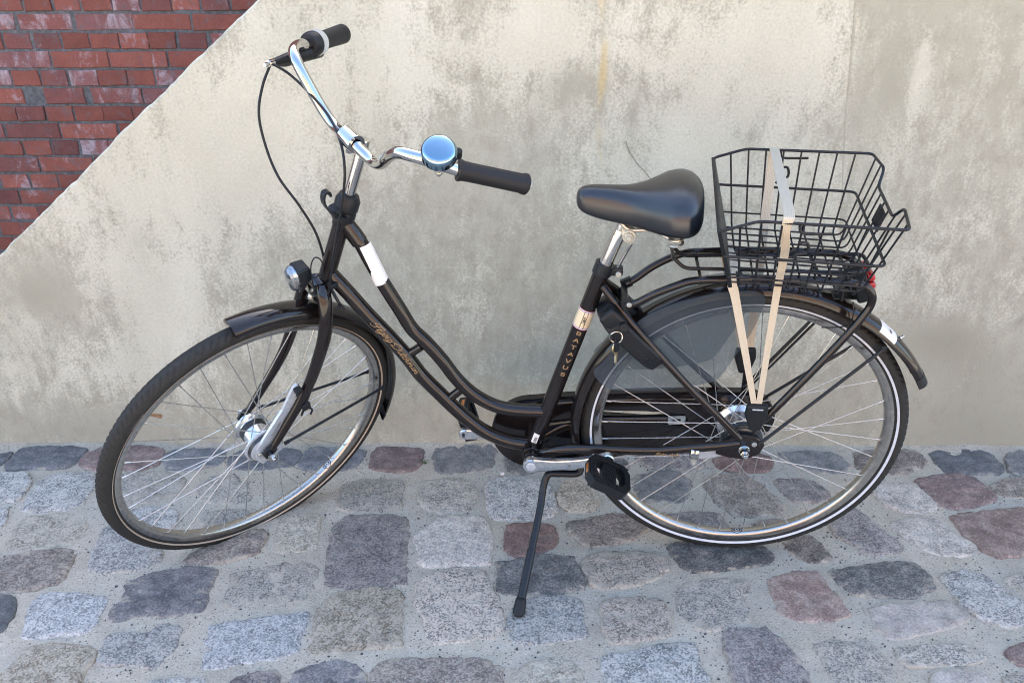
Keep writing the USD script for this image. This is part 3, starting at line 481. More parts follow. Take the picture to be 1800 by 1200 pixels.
PANE = simple('dark_window_glass', (.02, .025, .03), .05, spec=.8)
FRAMEW = simple('white_window_frame', (.6, .58, .54), .5)
SLATE = simple('roof_slate', (.06, .062, .068), .6)

# ------------------------------------------------------------------ ground and cobbles
def axis_grid(a, b, step, far, k=14):
    out = np.geomspace(step, far, k); fine = np.linspace(a, b, int(round((b - a) / step)) + 1)
    return np.concatenate([(a - np.cumsum(out))[::-1], fine, b + np.cumsum(out)])
gx, gy = axis_grid(-1.9, 1.9, .012, 40), axis_grid(-1.15, .02, .012, 40)
X, Y = np.meshgrid(gx, gy, indexing='ij')
Q = np.stack([X * 9, Y * 9, 0 * X], -1)
inside = (np.abs(X) < 1.95) & (Y > -1.2) & (Y < .05)
Zs = -.0045 + np.where(inside, (meshkit.fbm(Q, 3, 3) - .5) * .011 + (meshkit.noise(Q * 9, 5) - .5) * .0016, 0)
Zs += np.where(inside, (.001 + .022 * np.clip(meshkit.fbm(Q * 2.2 + 7, 3, 12) - .3, 0, 1)) * np.exp(-np.maximum(-Y, 0) / .028), 0)          # sand banked up against the wall
nx, ny = X.shape
I = (np.arange(nx - 1)[:, None] * ny + np.arange(ny - 1)[None]).ravel()
ground = add('pavement', (np.stack([X, Y, Zs], -1).reshape(-1, 3), np.stack([I, I + ny, I + ny + 1, I + 1], 1)), SAND, smooth=True, kind='structure')

def cobble(poly, seed, top):
    r = np.random.default_rng(seed); p = np.asarray(poly, float); n = len(p); q = []
    for i in range(n):                                                       # soften the corners
        a, b = p[i], p[(i + 1) % n]; q += [a * .82 + b * .18, a * .5 + b * .5, a * .18 + b * .82]
    P = catmull(np.column_stack([q, np.zeros(len(q))]), 2, True)[:, :2]
    m = 60; s = np.r_[0, np.cumsum(np.linalg.norm(np.diff(np.vstack([P, P[:1]]), axis=0), axis=1))]
    t = np.linspace(0, s[-1], m, endpoint=False); Pc = np.vstack([P, P[:1]])
    P = np.stack([np.interp(t, s, Pc[:, 0]), np.interp(t, s, Pc[:, 1])], 1)
    c = P.mean(0); d = P - c
    nz = meshkit.fbm(np.column_stack([P * 60, np.full(m, seed * 3.1)]), 3, seed) - .5
    d = d * (1.095 + .17 * nz[:, None] + .018 * r.standard_normal((m, 1)))
    ks = [1.0, 1.0, .975, .93, .84, .68, .5, .3, .12]; zs = [-.03, -.0065, -.0012, .0012, .002, .0025, .0027, .0028, .0028]
    V = []
    for k, z in zip(ks, zs):
        ring = c + d * k; rough = (meshkit.fbm(np.column_stack([ring * 45, np.full(m, seed)]), 3, seed + 1) - .5) * .0095 + (meshkit.noise(np.column_stack([ring * 260, np.full(m, seed)]), seed) - .5) * .002
        V.append(np.column_stack([ring, top + z + (rough if z > -.02 else 0 * rough)]))
    V.append([[c[0], c[1], top + .004]]); V = np.vstack(V); R = len(ks)
    i = np.arange(R - 1)[:, None]; j = np.arange(m)[None]; j1 = (j + 1) % m
    F = np.concatenate([np.stack([i * m + j, i * m + j1, (i + 1) * m + j1], -1).reshape(-1, 3), np.stack([i * m + j, (i + 1) * m + j1, (i + 1) * m + j], -1).reshape(-1, 3)])
    jj = np.arange(m); F = np.vstack([F, np.stack([(R - 1) * m + jj, (R - 1) * m + (jj + 1) % m, np.full(m, R * m)], 1)])
    return V, F
RIMV = np.r_[np.repeat([1.0, 1.0, .92, .74, .5, .25, .08, 0., 0.], 60), 0.]
from pxr import Vt
def rim_primvar(prim, reps=1):
    c = np.tile(RIMV, reps)[:, None] * np.ones((1, 3)); UsdGeom.PrimvarsAPI(prim).CreatePrimvar('rim', Sdf.ValueTypeNames.Color3fArray, 'vertex').Set(Vt.Vec3fArray.FromNumpy(c.astype(np.float32)))
for i, (cl, poly) in enumerate(G['stones']):
    rim_primvar(add('cobblestone', cobble(poly, i + 11, (rng.random() - .6) * .0022 - (.0025 if cl in ('T', 'G', 'W2') else 0)), STONE[cl], ground, smooth=True))
# more of the same paving beyond the frame, for a step to either side
allp = [Polygon(p).buffer(.012) for _, p in G['stones']]
from shapely import union_all, Point
core = union_all([Polygon([(-1.52, 0), (1.44, 0), (1.02, -.86), (-1.06, -.86)]).buffer(.02)] + allp)
extra, row = [], 0
for yy in np.arange(-.06, -2.0, -.148):
    for xx in np.arange(-3.0, 3.0, .17):
        cx, cy = xx + (row % 2) * .08 + rng.normal(0, .008), yy + rng.normal(0, .008); a, b = rng.uniform(.062, .074), rng.uniform(.05, .062)
        poly = [(cx + a * u + rng.normal(0, .007), cy + b * v + rng.normal(0, .007)) for u, v in [(-1, -1), (0, -1.05), (1, -1), (1.05, 0), (1, 1), (0, 1.04), (-1, 1), (-1.04, 0)]]
        if cy + b > -.01 or Polygon(poly).intersects(core): continue
        extra.append((poly, rng.choice(['B2', 'L', 'G', 'U', 'U2', 'D', 'P'])))
    row += 1
for key in ('B2', 'L', 'G', 'U', 'U2', 'D', 'P'):
    ms = [cobble(p, 900 + k, -.001) for k, (p, c) in enumerate(extra) if c == key]
    if ms: rim_primvar(add('outlying_cobbles', cat(*ms), STONE[key], ground, smooth=True, kind='stuff'), len(ms))
# loose grit lying in the joints
ico = trimesh.creation.icosphere(subdivisions=0, radius=1.0); gv, gf = np.array(ico.vertices), np.array(ico.faces)
stones_u = union_all([Polygon(p).buffer(-.004) for _, p in G['stones']])
from shapely import contains_xy
def grit(nn, lo, hi, seed):
    r = np.random.default_rng(seed); pos = np.stack([r.uniform(-1.5, 1.5, nn), r.uniform(-.9, -.004, nn)], 1)
    pos = pos[~contains_xy(stones_u, pos[:, 0], pos[:, 1])]
    vs, fs = [], []
    for k, (x, y) in enumerate(pos):
        s = r.uniform(lo, hi) * r.uniform(.6, 1.3, 3); s[2] *= .6
        zz = -.0045 + (meshkit.fbm(np.array([x * 9, y * 9, 0.]), 3, 3) - .5) * .011
        vs.append((gv * s) @ rot_axis(r.normal(size=3), r.uniform(0, 3)).T + [x, y, zz + s[2] * .25]); fs.append(gf + 12 * k)
    return np.vstack(vs), np.vstack(fs)
add('dark_grit', grit(1900, .0008, .0032, 1), simple('dark_grit_stone', (.06, .06, .06), .8, mottle=.4, scale=120), ground, smooth=False, kind='stuff')
add('pale_grit', grit(1500, .0007, .0018, 2), simple('pale_grit_stone', (.4, .37, .32), .8, mottle=.3, scale=120), ground, smooth=False, kind='stuff')

# ------------------------------------------------------------------ concrete wall with a sloping top
edge = G['edge']; m0 = (edge[-1][1] - edge[0][1]) / (edge[-1][0] - edge[0][0])
edge = [(-1.98, .04)] + [(-1.6, edge[0][1] + (-1.6 - edge[0][0]) * m0)] + edge + [(.72, edge[-1][1] + (.72 - edge[-1][0]) * m0), (4.6, edge[-1][1] + (.72 - edge[-1][0]) * m0 + .002)]
ex = np.unique(np.r_[np.linspace(-1.98, 1.9, 520), np.linspace(1.9, 4.6, 28), [e[0] for e in edge]])
ez = np.interp(ex, [e[0] for e in edge], [e[1] for e in edge]) + (meshkit.noise(np.column_stack([ex * 30, 0 * ex, 0 * ex]), 4) - .5) * .005 + (meshkit.noise(np.column_stack([ex * 95, 0 * ex, 0 * ex]), 9) - .5) * .003
rows = 130; u = np.linspace(0, 1, rows)
FZ = -.05 + (ez[:, None] - .006 + .05) * u[None]; FX = np.repeat(ex[:, None], rows, 1)
FY = (meshkit.fbm(np.stack([FX * 6, FZ * 6, 0 * FX], -1), 3, 8) - .5) * .004
front = np.stack([FX, FY, FZ], -1).reshape(-1, 3)
nc = len(ex); I = (np.arange(nc - 1)[:, None] * rows + np.arange(rows - 1)[None]).ravel()
ff = np.stack([I, I + rows, I + rows + 1, I + 1], 1)
def strip(A, Bv):
    n = len(A); k = np.arange(n - 1); return np.vstack([A, Bv]), np.stack([k, k + 1, n + k + 1, n + k], 1)
TH = .2
top0 = np.stack([ex, FY[:, -1], FZ[:, -1]], 1); top1 = np.stack([ex, np.full(nc, .006), ez], 1); top2 = np.stack([ex, np.full(nc, TH), ez], 1); bot = np.stack([ex, np.full(nc, TH), np.full(nc, -.05)], 1)
tri = lambda f: np.vstack([f[:, [0, 1, 2]], f[:, [0, 2, 3]]])
parts = [(front, tri(ff))] + [(v, tri(f)) for v, f in (strip(top0, top1), strip(top1, top2), strip(top2, bot))]
wv, wf = cat(*parts)
# stains: (u, v) in metres on the face -> r lime wash, g dark damp, b rust
def blob(x, z, sx, sz, amp, seed=0, jag=.6):
    d = ((wv[:, 0] - x) / sx) ** 2 + ((wv[:, 2] - z) / sz) ** 2
    return amp * np.exp(-d)
Lr = np.full(len(wv), .38); Dg = np.full(len(wv), .16); Rb = np.zeros(len(wv))
for x_, z_, sx_, sz_, l_, d_, r_ in [(-0.866, 0.893, 0.354, 0.335, 0.3, 0, 0), (-0.932, 0.396, 0.114, 0.21, 0.35, -0.1, 0), (-1.115, 0.257, 0.172, 0.09, 0.25, -0.1, 0), (-1.278, 0.469, 0.12, 0.083, -0.25, 0.35, 0), (-0.816, 0.71, 0.113, 0.09, 0.2, 0, 0), (-1.136, 0.68, 0.086, 0.076, 0.1, 0.1, 0.12), (-0.969, 0.589, 0.058, 0.095, -0.1, 0.2, 0.1), (-0.679, 0.866, 0.082, 0.127, 0.2, 0, 0), (-0.478, 0.96, 0.16, 0.192, 0.22, 0, 0), (-0.341, 0.998, 0.119, 0.202, 0.15, 0.05, 0), (-0.152, 1.111, 0.205, 0.113, 0.22, -0.05, 0), (0.053, 1.11, 0.115, 0.074, 0.45, -0.15, 0), (0.127, 1.004, 0.079, 0.058, -0.1, 0.35, 0.1), (0.043, 0.946, 0.08, 0.053, 0.1, 0.2, 0), (-0.024, 0.852, 0.245, 0.171, -0.05, 0.0, 0), (-0.128, 0.528, 0.292, 0.267, -0.12, 0.0, 0), (-0.219, 0.768, 0.167, 0.178, -0.1, 0.12, 0.05), (-0.356, 0.796, 0.055, 0.238, -0.05, 0.12, 0.08), (0.431, 1.048, 0.207, 0.156, 0.35, -0.15, 0), (0.616, 1.11, 0.115, 0.151, 0.3, -0.1, 0), (0.6, 0.754, 0.249, 0.178, 0.2, -0.15, 0), (0.37, 0.852, 0.122, 0.112, 0.2, -0.1, 0), (0.86, 1.035, 0.091, 0.156, -0.05, 0.22, 0), (0.908, 1.023, 0.029, 0.103, 0.35, -0.1, 0), (1.083, 0.754, 0.151, 0.337, 0.12, -0.05, 0), (1.093, 1.035, 0.077, 0.116, 0.0, 0.18, 0), (1.108, 0.342, 0.128, 0.078, -0.2, 0.38, 0.05), (1.232, 0.265, 0.122, 0.107, -0.1, 0.25, 0.05), (0.903, 0.545, 0.087, 0.128, 0.15, 0, 0), (0.919, 0.879, 0.054, 0.082, 0.25, 0, 0), (1.293, 0.084, 0.252, 0.115, -0.25, 0.28, 0.25), (0.28, 0.297, 0.244, 0.294, -0.1, 0.0, 0.06), (0.838, 0.156, 0.25, 0.151, -0.15, 0.1, 0.15), (-0.345, 0.114, 0.255, 0.095, -0.2, 0.12, 0), (-1.236, 0.073, 0.356, 0.068, -0.25, 0.15, 0.05), (-0.553, 0.259, 0.14, 0.146, 0.1, 0, 0), (-0.659, 0.396, 0.106, 0.156, 0.05, 0.0, 0)]:
    g_ = blob(x_, z_, sx_, sz_, 1.0); Lr += l_ * g_; Dg += 1.25 * d_ * g_; Rb += r_ * g_
zr_ = wv[:, 2]; xr_ = np.interp(zr_, [.7, 1.2], [0.193, 0.176]) + .006 * np.sin(zr_ * 19)                    # rust run-off from above
Rb += .95 * np.exp(-((wv[:, 0] - xr_) / .0125) ** 2) * np.clip((zr_ - .72) / .22, 0, 1) * (.74 + .26 * np.sin(zr_ * 31 + 1.2))
Dg += .3 * np.exp(-((wv[:, 0] - xr_ - .004) / .02) ** 2) * np.clip((zr_ - .6) / .3, 0, 1) * np.clip((1.15 - zr_) / .1, 0, 1)
Dg += .22 * np.clip(1 - zr_ / .12, 0, 1) ** 1.5; Rb += .12 * np.clip(1 - zr_ / .08, 0, 1)
xs_ = np.interp(zr_, [.5, .8, .9, 1.07, 1.182], [.815, .775, .763, .748, .737]); st_ = np.clip((wv[:, 0] - xs_) / .012, 0, 1)
Dg += .2 * st_ * np.clip((zr_ - .45) / .4, 0, 1) - .03; Lr -= .16 * st_ * np.clip((zr_ - .45) / .4, 0, 1)

stain = np.stack([np.clip(Lr, -.5, 1.6), np.clip(Dg, 0, 1.4), np.clip(Rb, 0, 1.2)], 1)
wall = usdkit.mesh(stage, path_for(None, 'concrete_wall'), (wv, wf), CONCRETE, True)
from pxr import Vt
UsdGeom.PrimvarsAPI(wall).CreatePrimvar('stain', Sdf.ValueTypeNames.Color3fArray, 'vertex').Set(Vt.Vec3fArray.FromNumpy(stain.astype(np.float32)))
tag(wall.GetPrim(), 'mottled grey concrete wall with a sloping top edge behind the bicycle', 'wall')
SEAM = [(.737, 1.182), (.748, 1.06), (.757, .959), (.768, .852), (.785, .726), (.8, .622), (.815, .5)]
# formwork joint: a shallow raised seam down the face
def on_wall(pts, y): return np.array([[x, y, z] for x, z in pts])
add('formwork_seam', sweep(on_wall(SEAM, -.0002), [(.0012, 0), (0, .003), (-.0012, 0), (0, -.003)], up=(0, 1, 0)), CONCRETE, wall.GetPrim())
add('crack', sweep(catmull(on_wall([(.247, .87), (.25, .858), (.2535, .85), (.262, .836), (.277, .815), (.3, .792), (.312, .776)], -.0012), 4), [(.0008, 0), (0, .0007), (-.0008, 0), (0, -.0007)], up=(0, 1, 0)), simple('crack_shadow', (.2, .185, .15), .9), wall.GetPrim())

# ------------------------------------------------------------------ brick wall behind
YB, (z_c0, pitch) = 1.45, G['course']
bw = group_part('brick_wall', label='weathered red brick wall with grey mortar rising behind the sloping concrete edge', category='wall')
def brick(x0, x1, z0, z1, r, y=YB, depth=.1, ch=.0028):
    j = lambda s=.0022: r.normal(0, s)
    yo = y + r.normal(0, .0018); rings = []
    for inset, yy in ((0, yo + depth), (0, yo + ch), (ch, yo)):
        rings.append([(x0 + inset, yy, z0 + inset), ((x0 + x1) / 2, yy, z0 + inset), (x1 - inset, yy, z0 + inset), (x1 - inset, yy, (z0 + z1) / 2), (x1 - inset, yy, z1 - inset), ((x0 + x1) / 2, yy, z1 - inset), (x0 + inset, yy, z1 - inset), (x0 + inset, yy, (z0 + z1) / 2)])
    off = np.array([(j(.0016), 0, j(.0016)) for _ in range(8)]); V = np.array(rings) + off; n = 8
    V = np.vstack([V.reshape(-1, 3), [[(x0 + x1) / 2, yo - .0005, (z0 + z1) / 2]]]); F = []
    for a in range(2):
        for k in range(n): F += [(a * n + k, a * n + (k + 1) % n, (a + 1) * n + (k + 1) % n), (a * n + k, (a + 1) * n + (k + 1) % n, (a + 1) * n + k)]
    for k in range(n): F.append((2 * n + k, 2 * n + (k + 1) % n, 3 * n))
    return V, np.array(F)
covered = {}
for k, x0, x1 in G['bricks']:
    zc = z_c0 - pitch * k; covered.setdefault(k, []).append((x0, x1))
    m = BRICKS[int(rng.choice(3, p=[.55, .25, .2] if k not in (1, 2, 3, 4, 5) else [.42, .2, .38]))]
    add('brick', brick(x0 - .0015, x1 + .0015, zc - pitch / 2 + .0052, zc + pitch / 2 - .0052, rng), m, bw, smooth=40)
rest = [[], [], []]
for k in range(-28, 16):
    zc = z_c0 - pitch * k; header = (k % 2 == 0); st = .118 if header else .236; x = -3.4 + (0.0 if header else .059)
    hi = 1.6
    if zc < -.1: continue
    while x < hi:
        a, b = x + .005, x + st - .005; x += st
        if k in covered and b > min(q[0] for q in covered[k]) - .004 and a < max(q[1] for q in covered[k]) + .004: continue
        if k not in covered and False: continue
        rest[int(rng.choice(3, p=[.55, .3, .15]))].append(brick(a, b, zc - pitch / 2 + .0052, zc + pitch / 2 - .0052, rng))
for r_, m in zip(rest, BRICKS): add('outer_brickwork', cat(*r_), m, bw, smooth=40, kind='stuff')
ztop = z_c0 + 28.5 * pitch
mm = trimesh.creation.box(bounds=[(-3.4, YB + .0045, -.1), (1.6, YB + .3, ztop)]); add('mortar_joints', mm, MORTAR, bw, smooth=False)
for b in ([(-16, YB, -.1), (-3.4, YB + .3, ztop)], [(1.6, YB, -.1), (16, YB + .3, ztop)]):
    add('plain_brickwork', trimesh.creation.box(bounds=b), FARBRICK, bw, smooth=False)
add('coping', trimesh.creation.box(bounds=[(-16.02, YB - .04, ztop), (16.02, YB + .34, ztop + .06)]), MORTAR, bw, smooth=False)

# ------------------------------------------------------------------ the building across the yard (mirrored in the chrome and paint)
ob = group_part('courtyard_building', label='sunlit ochre brick building across the yard, seen only mirrored in the chrome', category='building')
add('wall', trimesh.creation.box(bounds=[(-18, -17, -.1), (18, -13, 5.2)]), OCHRE, ob, smooth=False)
add('roof', hull([(-18.4, -17.4, 5.2), (18.4, -17.4, 5.2), (-18.4, -12.6, 5.2), (18.4, -12.6, 5.2), (-18, -15, 6.6), (18, -15, 6.6)]), SLATE, ob, smooth=False)
for zf in (.8, 3.1):
    for xw in np.arange(-16, 17, 3.2):
        w = add('window', trimesh.creation.box(bounds=[(xw - .6, -13.0, zf), (xw + .6, -12.94, zf + 1.5)]), FRAMEW, ob, smooth=False)
        add('pane', trimesh.creation.box(bounds=[(xw - .5, -12.94, zf + .1), (xw + .5, -12.93, zf + 1.4)]), PANE, w, smooth=False)


BYAW, BROLL = -.075, -.03
STN, STF = (.0022, .165), (-.0307, -.165)
PEB = (-.0515, -.1453)
WEED = (-0.2668, -0.0890)

# ------------------------------------------------------------------ the bicycle (x forward, y to its left, z up, origin where the rear tyre stands)
bike = group_part('bicycle', rows=G['bikeM'], label='brown black step-through city bicycle leaning on its kickstand with front wheel turned', category='bicycle')
R, ZC = .349, .34907
SA, SU, SQ, C0 = (np.array(G['steer'][k]) for k in ('A', 'u', 'Q', 'C0'))
def F(m):                                                    # from the straight-ahead position to the turned front end
    if isinstance(m, np.ndarray): return (m - SA) @ SQ.T + SA
    return xf(m, lambda v: (v - SA) @ SQ.T + SA)
ax = lambda t: SA + SU * t
xz = lambda P: np.array([[a, 0, b] for a, b in P])
def seg_pts(n): return np.array(G[n], float)

# frame
head = add('head_tube', cat(lathe([(.0165, 0), (.0195, .0), (.0195, .012), (.0172, .016), (.0172, .142), (.0195, .146), (.0195, .16), (.015, .163)], ax(.41), SU, 28)), PAINT, bike)
up_pts = seg_pts('upper_tube'); lo_pts = seg_pts('lower_tube')
top_tube = add('top_tube', tube(up_pts, .0152, 24), PAINT, bike)
sleeve = up_pts[:2]
add('lug_sleeve', tube([up_pts[0] + (up_pts[1] - up_pts[0]) * .15, up_pts[1] + (up_pts[2] - up_pts[1]) * .28], .0172, 24), PAINT, top_tube)
down_tube = add('down_tube', tube(lo_pts, .0163, 24), PAINT, bike)
br = seg_pts('bridge')
add('frame_bridge', tube([br[0], br[1]], .0098, 18), PAINT, bike); add('frame_bridge', tube([br[2], br[3]], .0098, 18), PAINT, bike)
BB = np.array([.4545, 0, .288]); ST = np.array([.305, 0, .742]); sdir = (ST - BB) / np.linalg.norm(ST - BB)
seat_tube = add('seat_tube', tube([BB, ST], .0168, 28), PAINT, bike)
add('bottom_bracket', cat(cyl(BB - [0, .037, 0], BB + [0, .037, 0], .0225, 28), cyl(BB + [0, .037, 0], BB + [0, .05, 0], .018, 24), cyl(BB - [0, .05, 0], BB - [0, .037, 0], .018, 24)), PAINT, bike)
cs = seg_pts('chain_stay'); cs[0] = BB + [-.01, .028, -.002]
for s in (1, -1):
    P = catmull(cs * [1, s, 1], 8); n = len(P); sc = np.interp(np.linspace(0, 1, n), [0, .7, 1], [1, .9, .7])
    add('chain_stay', sweep(P, [(.0105 * math.cos(t), .0125 * math.sin(t)) for t in np.linspace(0, 2 * np.pi, 18, endpoint=False)], up=(0, 1, 0), scale=sc), PAINT, bike)
    add('seat_stay', tube(seg_pts('seat_stay') * [1, s, 1], .0078, 16), PAINT, bike)
    dp = Polygon([(.055, .338), (.03, .372), (.012, .385), (-.02, .378), (-.038, .362), (-.03, .34), (-.004, .326), (.03, .33)]).buffer(.003)
    add('dropout', plate(dp, s * .066 - .0025, s * .066 + .0025), PAINT, bike)
    add('bolt', cyl((-.019, s * .0685, .3665), (-.019, s * .074, .3665), .0055, 12), GALV, bike)
add('seat_clamp', cat(lathe([(.0165, 0), (.0195, .001), (.0195, .024), (.016, .0245), (.0135, .0248)], ST - sdir * .012, sdir, 28), rbox(ST + [-.026, 0, -.004], (.026, .02, .018), .004)), DARK, bike)
add('clamp_bolt', cyl(ST + [-.03, .008, -.006], ST + [-.03, .016, -.006], .0058, 16), GALV, bike)
post_top = np.array([.2735, 0, .826])
seat_post = add('seat_post', cat(tube([ST - sdir * .01, post_top - sdir * .016, post_top], [.0136, .0136, .0136, .0136, .0112], 24, spline=False), tube([post_top - sdir * .004, post_top + sdir * .032], .0112, 20)), CHROME, bike)
add('saddle_clamp', cat(cyl((.258, -.024, .822), (.258, .024, .822), .0135, 24), cyl((.258, .024, .822), (.258, .03, .822), .0085, 16), cyl((.258, .03, .822), (.258, .035, .822), .005, 12)), GALV, bike)
add('stay_rod', tube([(.252, .018, .806), (.262, .016, .785), (.277, .014, .752)], .0032, 10), CHROME, bike)

# badge, lettering and stickers, laid on the tubes
def wrap(pts2, origin, along, r, phi0, flip=1):
    """2-D print coordinates (along the tube, round it) -> points on a tube of radius r; phi0 from the tube's left side (+y) towards its upper front."""
    a = np.asarray(along, float); a = a / np.linalg.norm(a); e1 = np.array([0, 1.0, 0]); e2 = np.cross(a, e1) * flip
    s, w, h = pts2[:, 0], pts2[:, 1], pts2[:, 2] if pts2.shape[1] > 2 else 0
    ph = phi0 + w / r
    return np.asarray(origin) + s[:, None] * a + ((r + h) * np.cos(ph))[:, None] * e1 + ((r + h) * np.sin(ph))[:, None] * e2
def print_mesh(m, origin, along, r, phi0, flip=1, rot=0.):
    v, f, _ = meshkit.arrays(m); c, s = math.cos(rot), math.sin(rot); q = v.copy(); q[:, 0], q[:, 1] = c * v[:, 0] - s * v[:, 1], s * v[:, 0] + c * v[:, 1]
    return wrap(q, origin, along, r, phi0, flip), f
def patch(s0, s1, w0, w1, r, origin, along, phi0, flip=1, h=.0005):
    S, Wd = np.meshgrid(np.linspace(s0, s1, 4), np.linspace(w0, w1, 13), indexing='ij'); q = np.column_stack([S.ravel(), Wd.ravel(), np.full(S.size, h)])
    I = (np.arange(3)[:, None] * 13 + np.arange(12)[None]).ravel()
    return wrap(q, origin, along, r, phi0, flip), tri(np.stack([I, I + 13, I + 14, I + 1], 1))
dn = -sdir; rs = .0168
so = lambda x: BB + sdir * ((x - BB[0]) / sdir[0])
bo = so(.3348)
badge = add('badge', patch(0, .043, -.052, .052, rs, bo, dn, 0.), CREAM, seat_tube, smooth=True, label='cream badge with red and blue edging lines')
for k, (s0, m_) in enumerate([(-.0016, REDLINE), (-.0004, WHITE), (.0014, BLUE), (.0412, BLUE), (.0426, WHITE), (.0438, REDLINE)]):
    add('edging_line', patch(s0, s0 + .0012, -.052, .052, rs, bo, dn, 0., h=.0008), m_, seat_tube, smooth=True)
def strokes(lines, w, h=.0004):
    ms = []
    for l in lines:
        l = np.asarray(l, float); g = LineString(catmull(np.column_stack([l, 0 * l[:, 0]]), 5)[:, :2] if len(l) > 2 else l).buffer(w, cap_style='round', quad_segs=3)
        ms.append(trimesh.creation.extrude_polygon(g, h, engine='earcut'))
    return trimesh.util.concatenate(ms)
# small running figure with raised arms (x right, y up, millimetres)
fig = strokes([[(0, 7), (.6, 4), (1.6, 1)], [(0.2, 5.5), (-2, 7), (-3.6, 10)], [(.5, 5.4), (3, 5.2), (4.2, 3.6)], [(1.2, .6), (-.5, -3), (-3.2, -5), (-4.4, -4.4)], [(1.8, .6), (2.6, -3.6), (3.4, -7.2), (4.8, -7.4)], [(.6, 8.6), (1.4, 9.6), (.2, 10.2), (-.5, 9), (.6, 8.4)]], .42)
belt = strokes([[(-1, 2.2), (3, 1.2)], [(-1, 1.4), (2.6, .5)]], .75)
fv, ff_ = cat(fig, belt); fv = fv * [.001, .001, 1.0]
add('emblem', print_mesh((np.column_stack([-fv[:, 1] + .0235, -fv[:, 0], fv[:, 2] + .0009]), ff_), bo, dn, rs, .05, 1), INK, seat_tube, smooth=False)
# the maker's letters one below the other
t0 = so(.3493)
for k, ch_ in enumerate('BATAVUS'):
    m_ = meshkit.text_mesh(ch_, .0088, .0003, bold=True); v, f, _ = meshkit.arrays(m_); w_ = v[:, 0].max() + v[:, 0].min(); v = v - [w_ / 2, 0, 0]; v[:, 0] *= 1.45
    q = np.column_stack([-v[:, 1] + .0122 + k * .0179, -v[:, 0], v[:, 2] + .0003])
    add('letter', print_mesh((q, f), t0, dn, rs, 0.0, 1), GOLD, seat_tube, smooth=False)
add('barcode_sticker', patch(0, .027, -.0065, .0065, rs, so(.4395) , dn, .25), WHITE, seat_tube, smooth=True)
for k in range(9): add('bar', patch(.009 + k * .0017, .0097 + k * .0017 + .0004 * (k % 2), -.0045, .002, rs, so(.4395), dn, .25, h=.0008), INK, seat_tube, smooth=True)
add('tape', patch(0, .003, -.0065, .0065, rs, so(.4395), dn, .25, h=.0009), BLUE, seat_tube, smooth=True) if False else None
# blank white label wrapped round the top tube
u0, u1 = np.array([.7818, 0, .7885]), np.array([.7548, 0, .7065])
add('blank_label', patch(-.004, np.linalg.norm(u1 - u0), -.03, .03, .0153, u0, u1 - u0, .25), WHITE, top_tube, smooth=True, label='blank white label round the tube')
# script lettering along the down tube (hand-drawn strokes, x along, y up, unit = x-height)
SCR = {'F': (1.5, [[(.1, 1.5), (.5, 1.9), (1.1, 1.8), (1.9, 2.0)], [(1.2, 1.85), (.9, .9), (.5, .05), (0, -.1), (-.3, .2)], [(.45, .95), (.9, 1.05), (1.3, .9)], [(.1, 1.5), (-.1, 1.2), (.2, 1.0)]]),
       'D': (1.9, [[(.8, 1.8), (.6, .9), (.3, .05), (-.1, .0), (.2, .25)], [(0, 1.5), (.5, 1.95), (1.3, 1.9), (1.7, 1.2), (1.4, .4), (.8, 0), (.3, .05)], [(0, 1.5), (-.25, 1.1), (.1, .85)]]),
       'l': (.55, [[(0, .1), (.45, 1.2), (.5, 1.8), (.3, 1.7), (.15, .6), (.3, .02), (.6, .25)]]), 'y': (.95, [[(.1, .95), (.15, .25), (.45, .1), (.8, .95)], [(.8, .95), (.55, -.3), (.2, -.8), (-.05, -.55), (.5, -.05), (1.0, .3)]]),
       'i': (.5, [[(.1, .9), (.12, .15), (.35, .05), (.6, .3)], [(.25, 1.3), (.28, 1.36)]]), 'n': (.95, [[(.1, .95), (.0, .0)], [(.05, .5), (.4, .98), (.6, .8), (.55, .15), (.8, .05), (1.0, .3)]]),
       'g': (.9, [[(.75, .8), (.4, 1.0), (.1, .5), (.3, .05), (.7, .5), (.8, .95)], [(.8, .95), (.6, -.3), (.2, -.8), (-.05, -.5), (.5, -.05), (.95, .3)]]), 'u': (.95, [[(.1, .95), (.1, .2), (.4, .05), (.72, .5), (.8, .95)], [(.8, .95), (.75, .2), (1.0, .1)]]),
       't': (.6, [[(.35, 1.5), (.15, .2), (.35, .03), (.65, .3)], [(.0, 1.0), (.6, 1.05)]]), 'c': (.7, [[(.65, .8), (.4, 1.0), (.1, .6), (.2, .1), (.5, .05), (.75, .3)]]),
       'h': (.95, [[(.35, 1.8), (.2, 1.2), (.0, .0)], [(.05, .45), (.4, .95), (.6, .75), (.55, .15), (.8, .05), (1.0, .3)]]), 'm': (1.35, [[(.1, .95), (.0, .0)], [(.05, .5), (.35, .97), (.5, .75), (.42, .0)], [(.46, .5), (.8, .97), (.97, .75), (.93, .15), (1.15, .05), (1.4, .3)]]),
       'a': (.9, [[(.75, .8), (.4, 1.0), (.1, .5), (.3, .05), (.68, .45), (.78, .95)], [(.78, .95), (.7, .15), (.95, .15)]]), 'R': (1.5, [[(.7, 1.8), (.4, .6), (.1, .0), (-.2, .1)], [(0, 1.4), (.6, 1.9), (1.2, 1.7), (1.1, 1.1), (.5, .9)], [(.6, .9), (1.0, .2), (1.4, .0)]]),
       'e': (.7, [[(.1, .45), (.55, .6), (.5, .95), (.2, .8), (.12, .25), (.4, .02), (.75, .3)]]), 'o': (.75, [[(.4, 1.0), (.08, .5), (.35, .03), (.65, .5), (.4, 1.0)]]), 'r': (.6, [[(.1, .95), (.0, .0)], [(.05, .5), (.3, .95), (.55, .9)]]), 's': (.6, [[(.55, .9), (.3, 1.0), (.2, .7), (.5, .35), (.3, .0), (.0, .1)]]), ' ': (.6, [])}
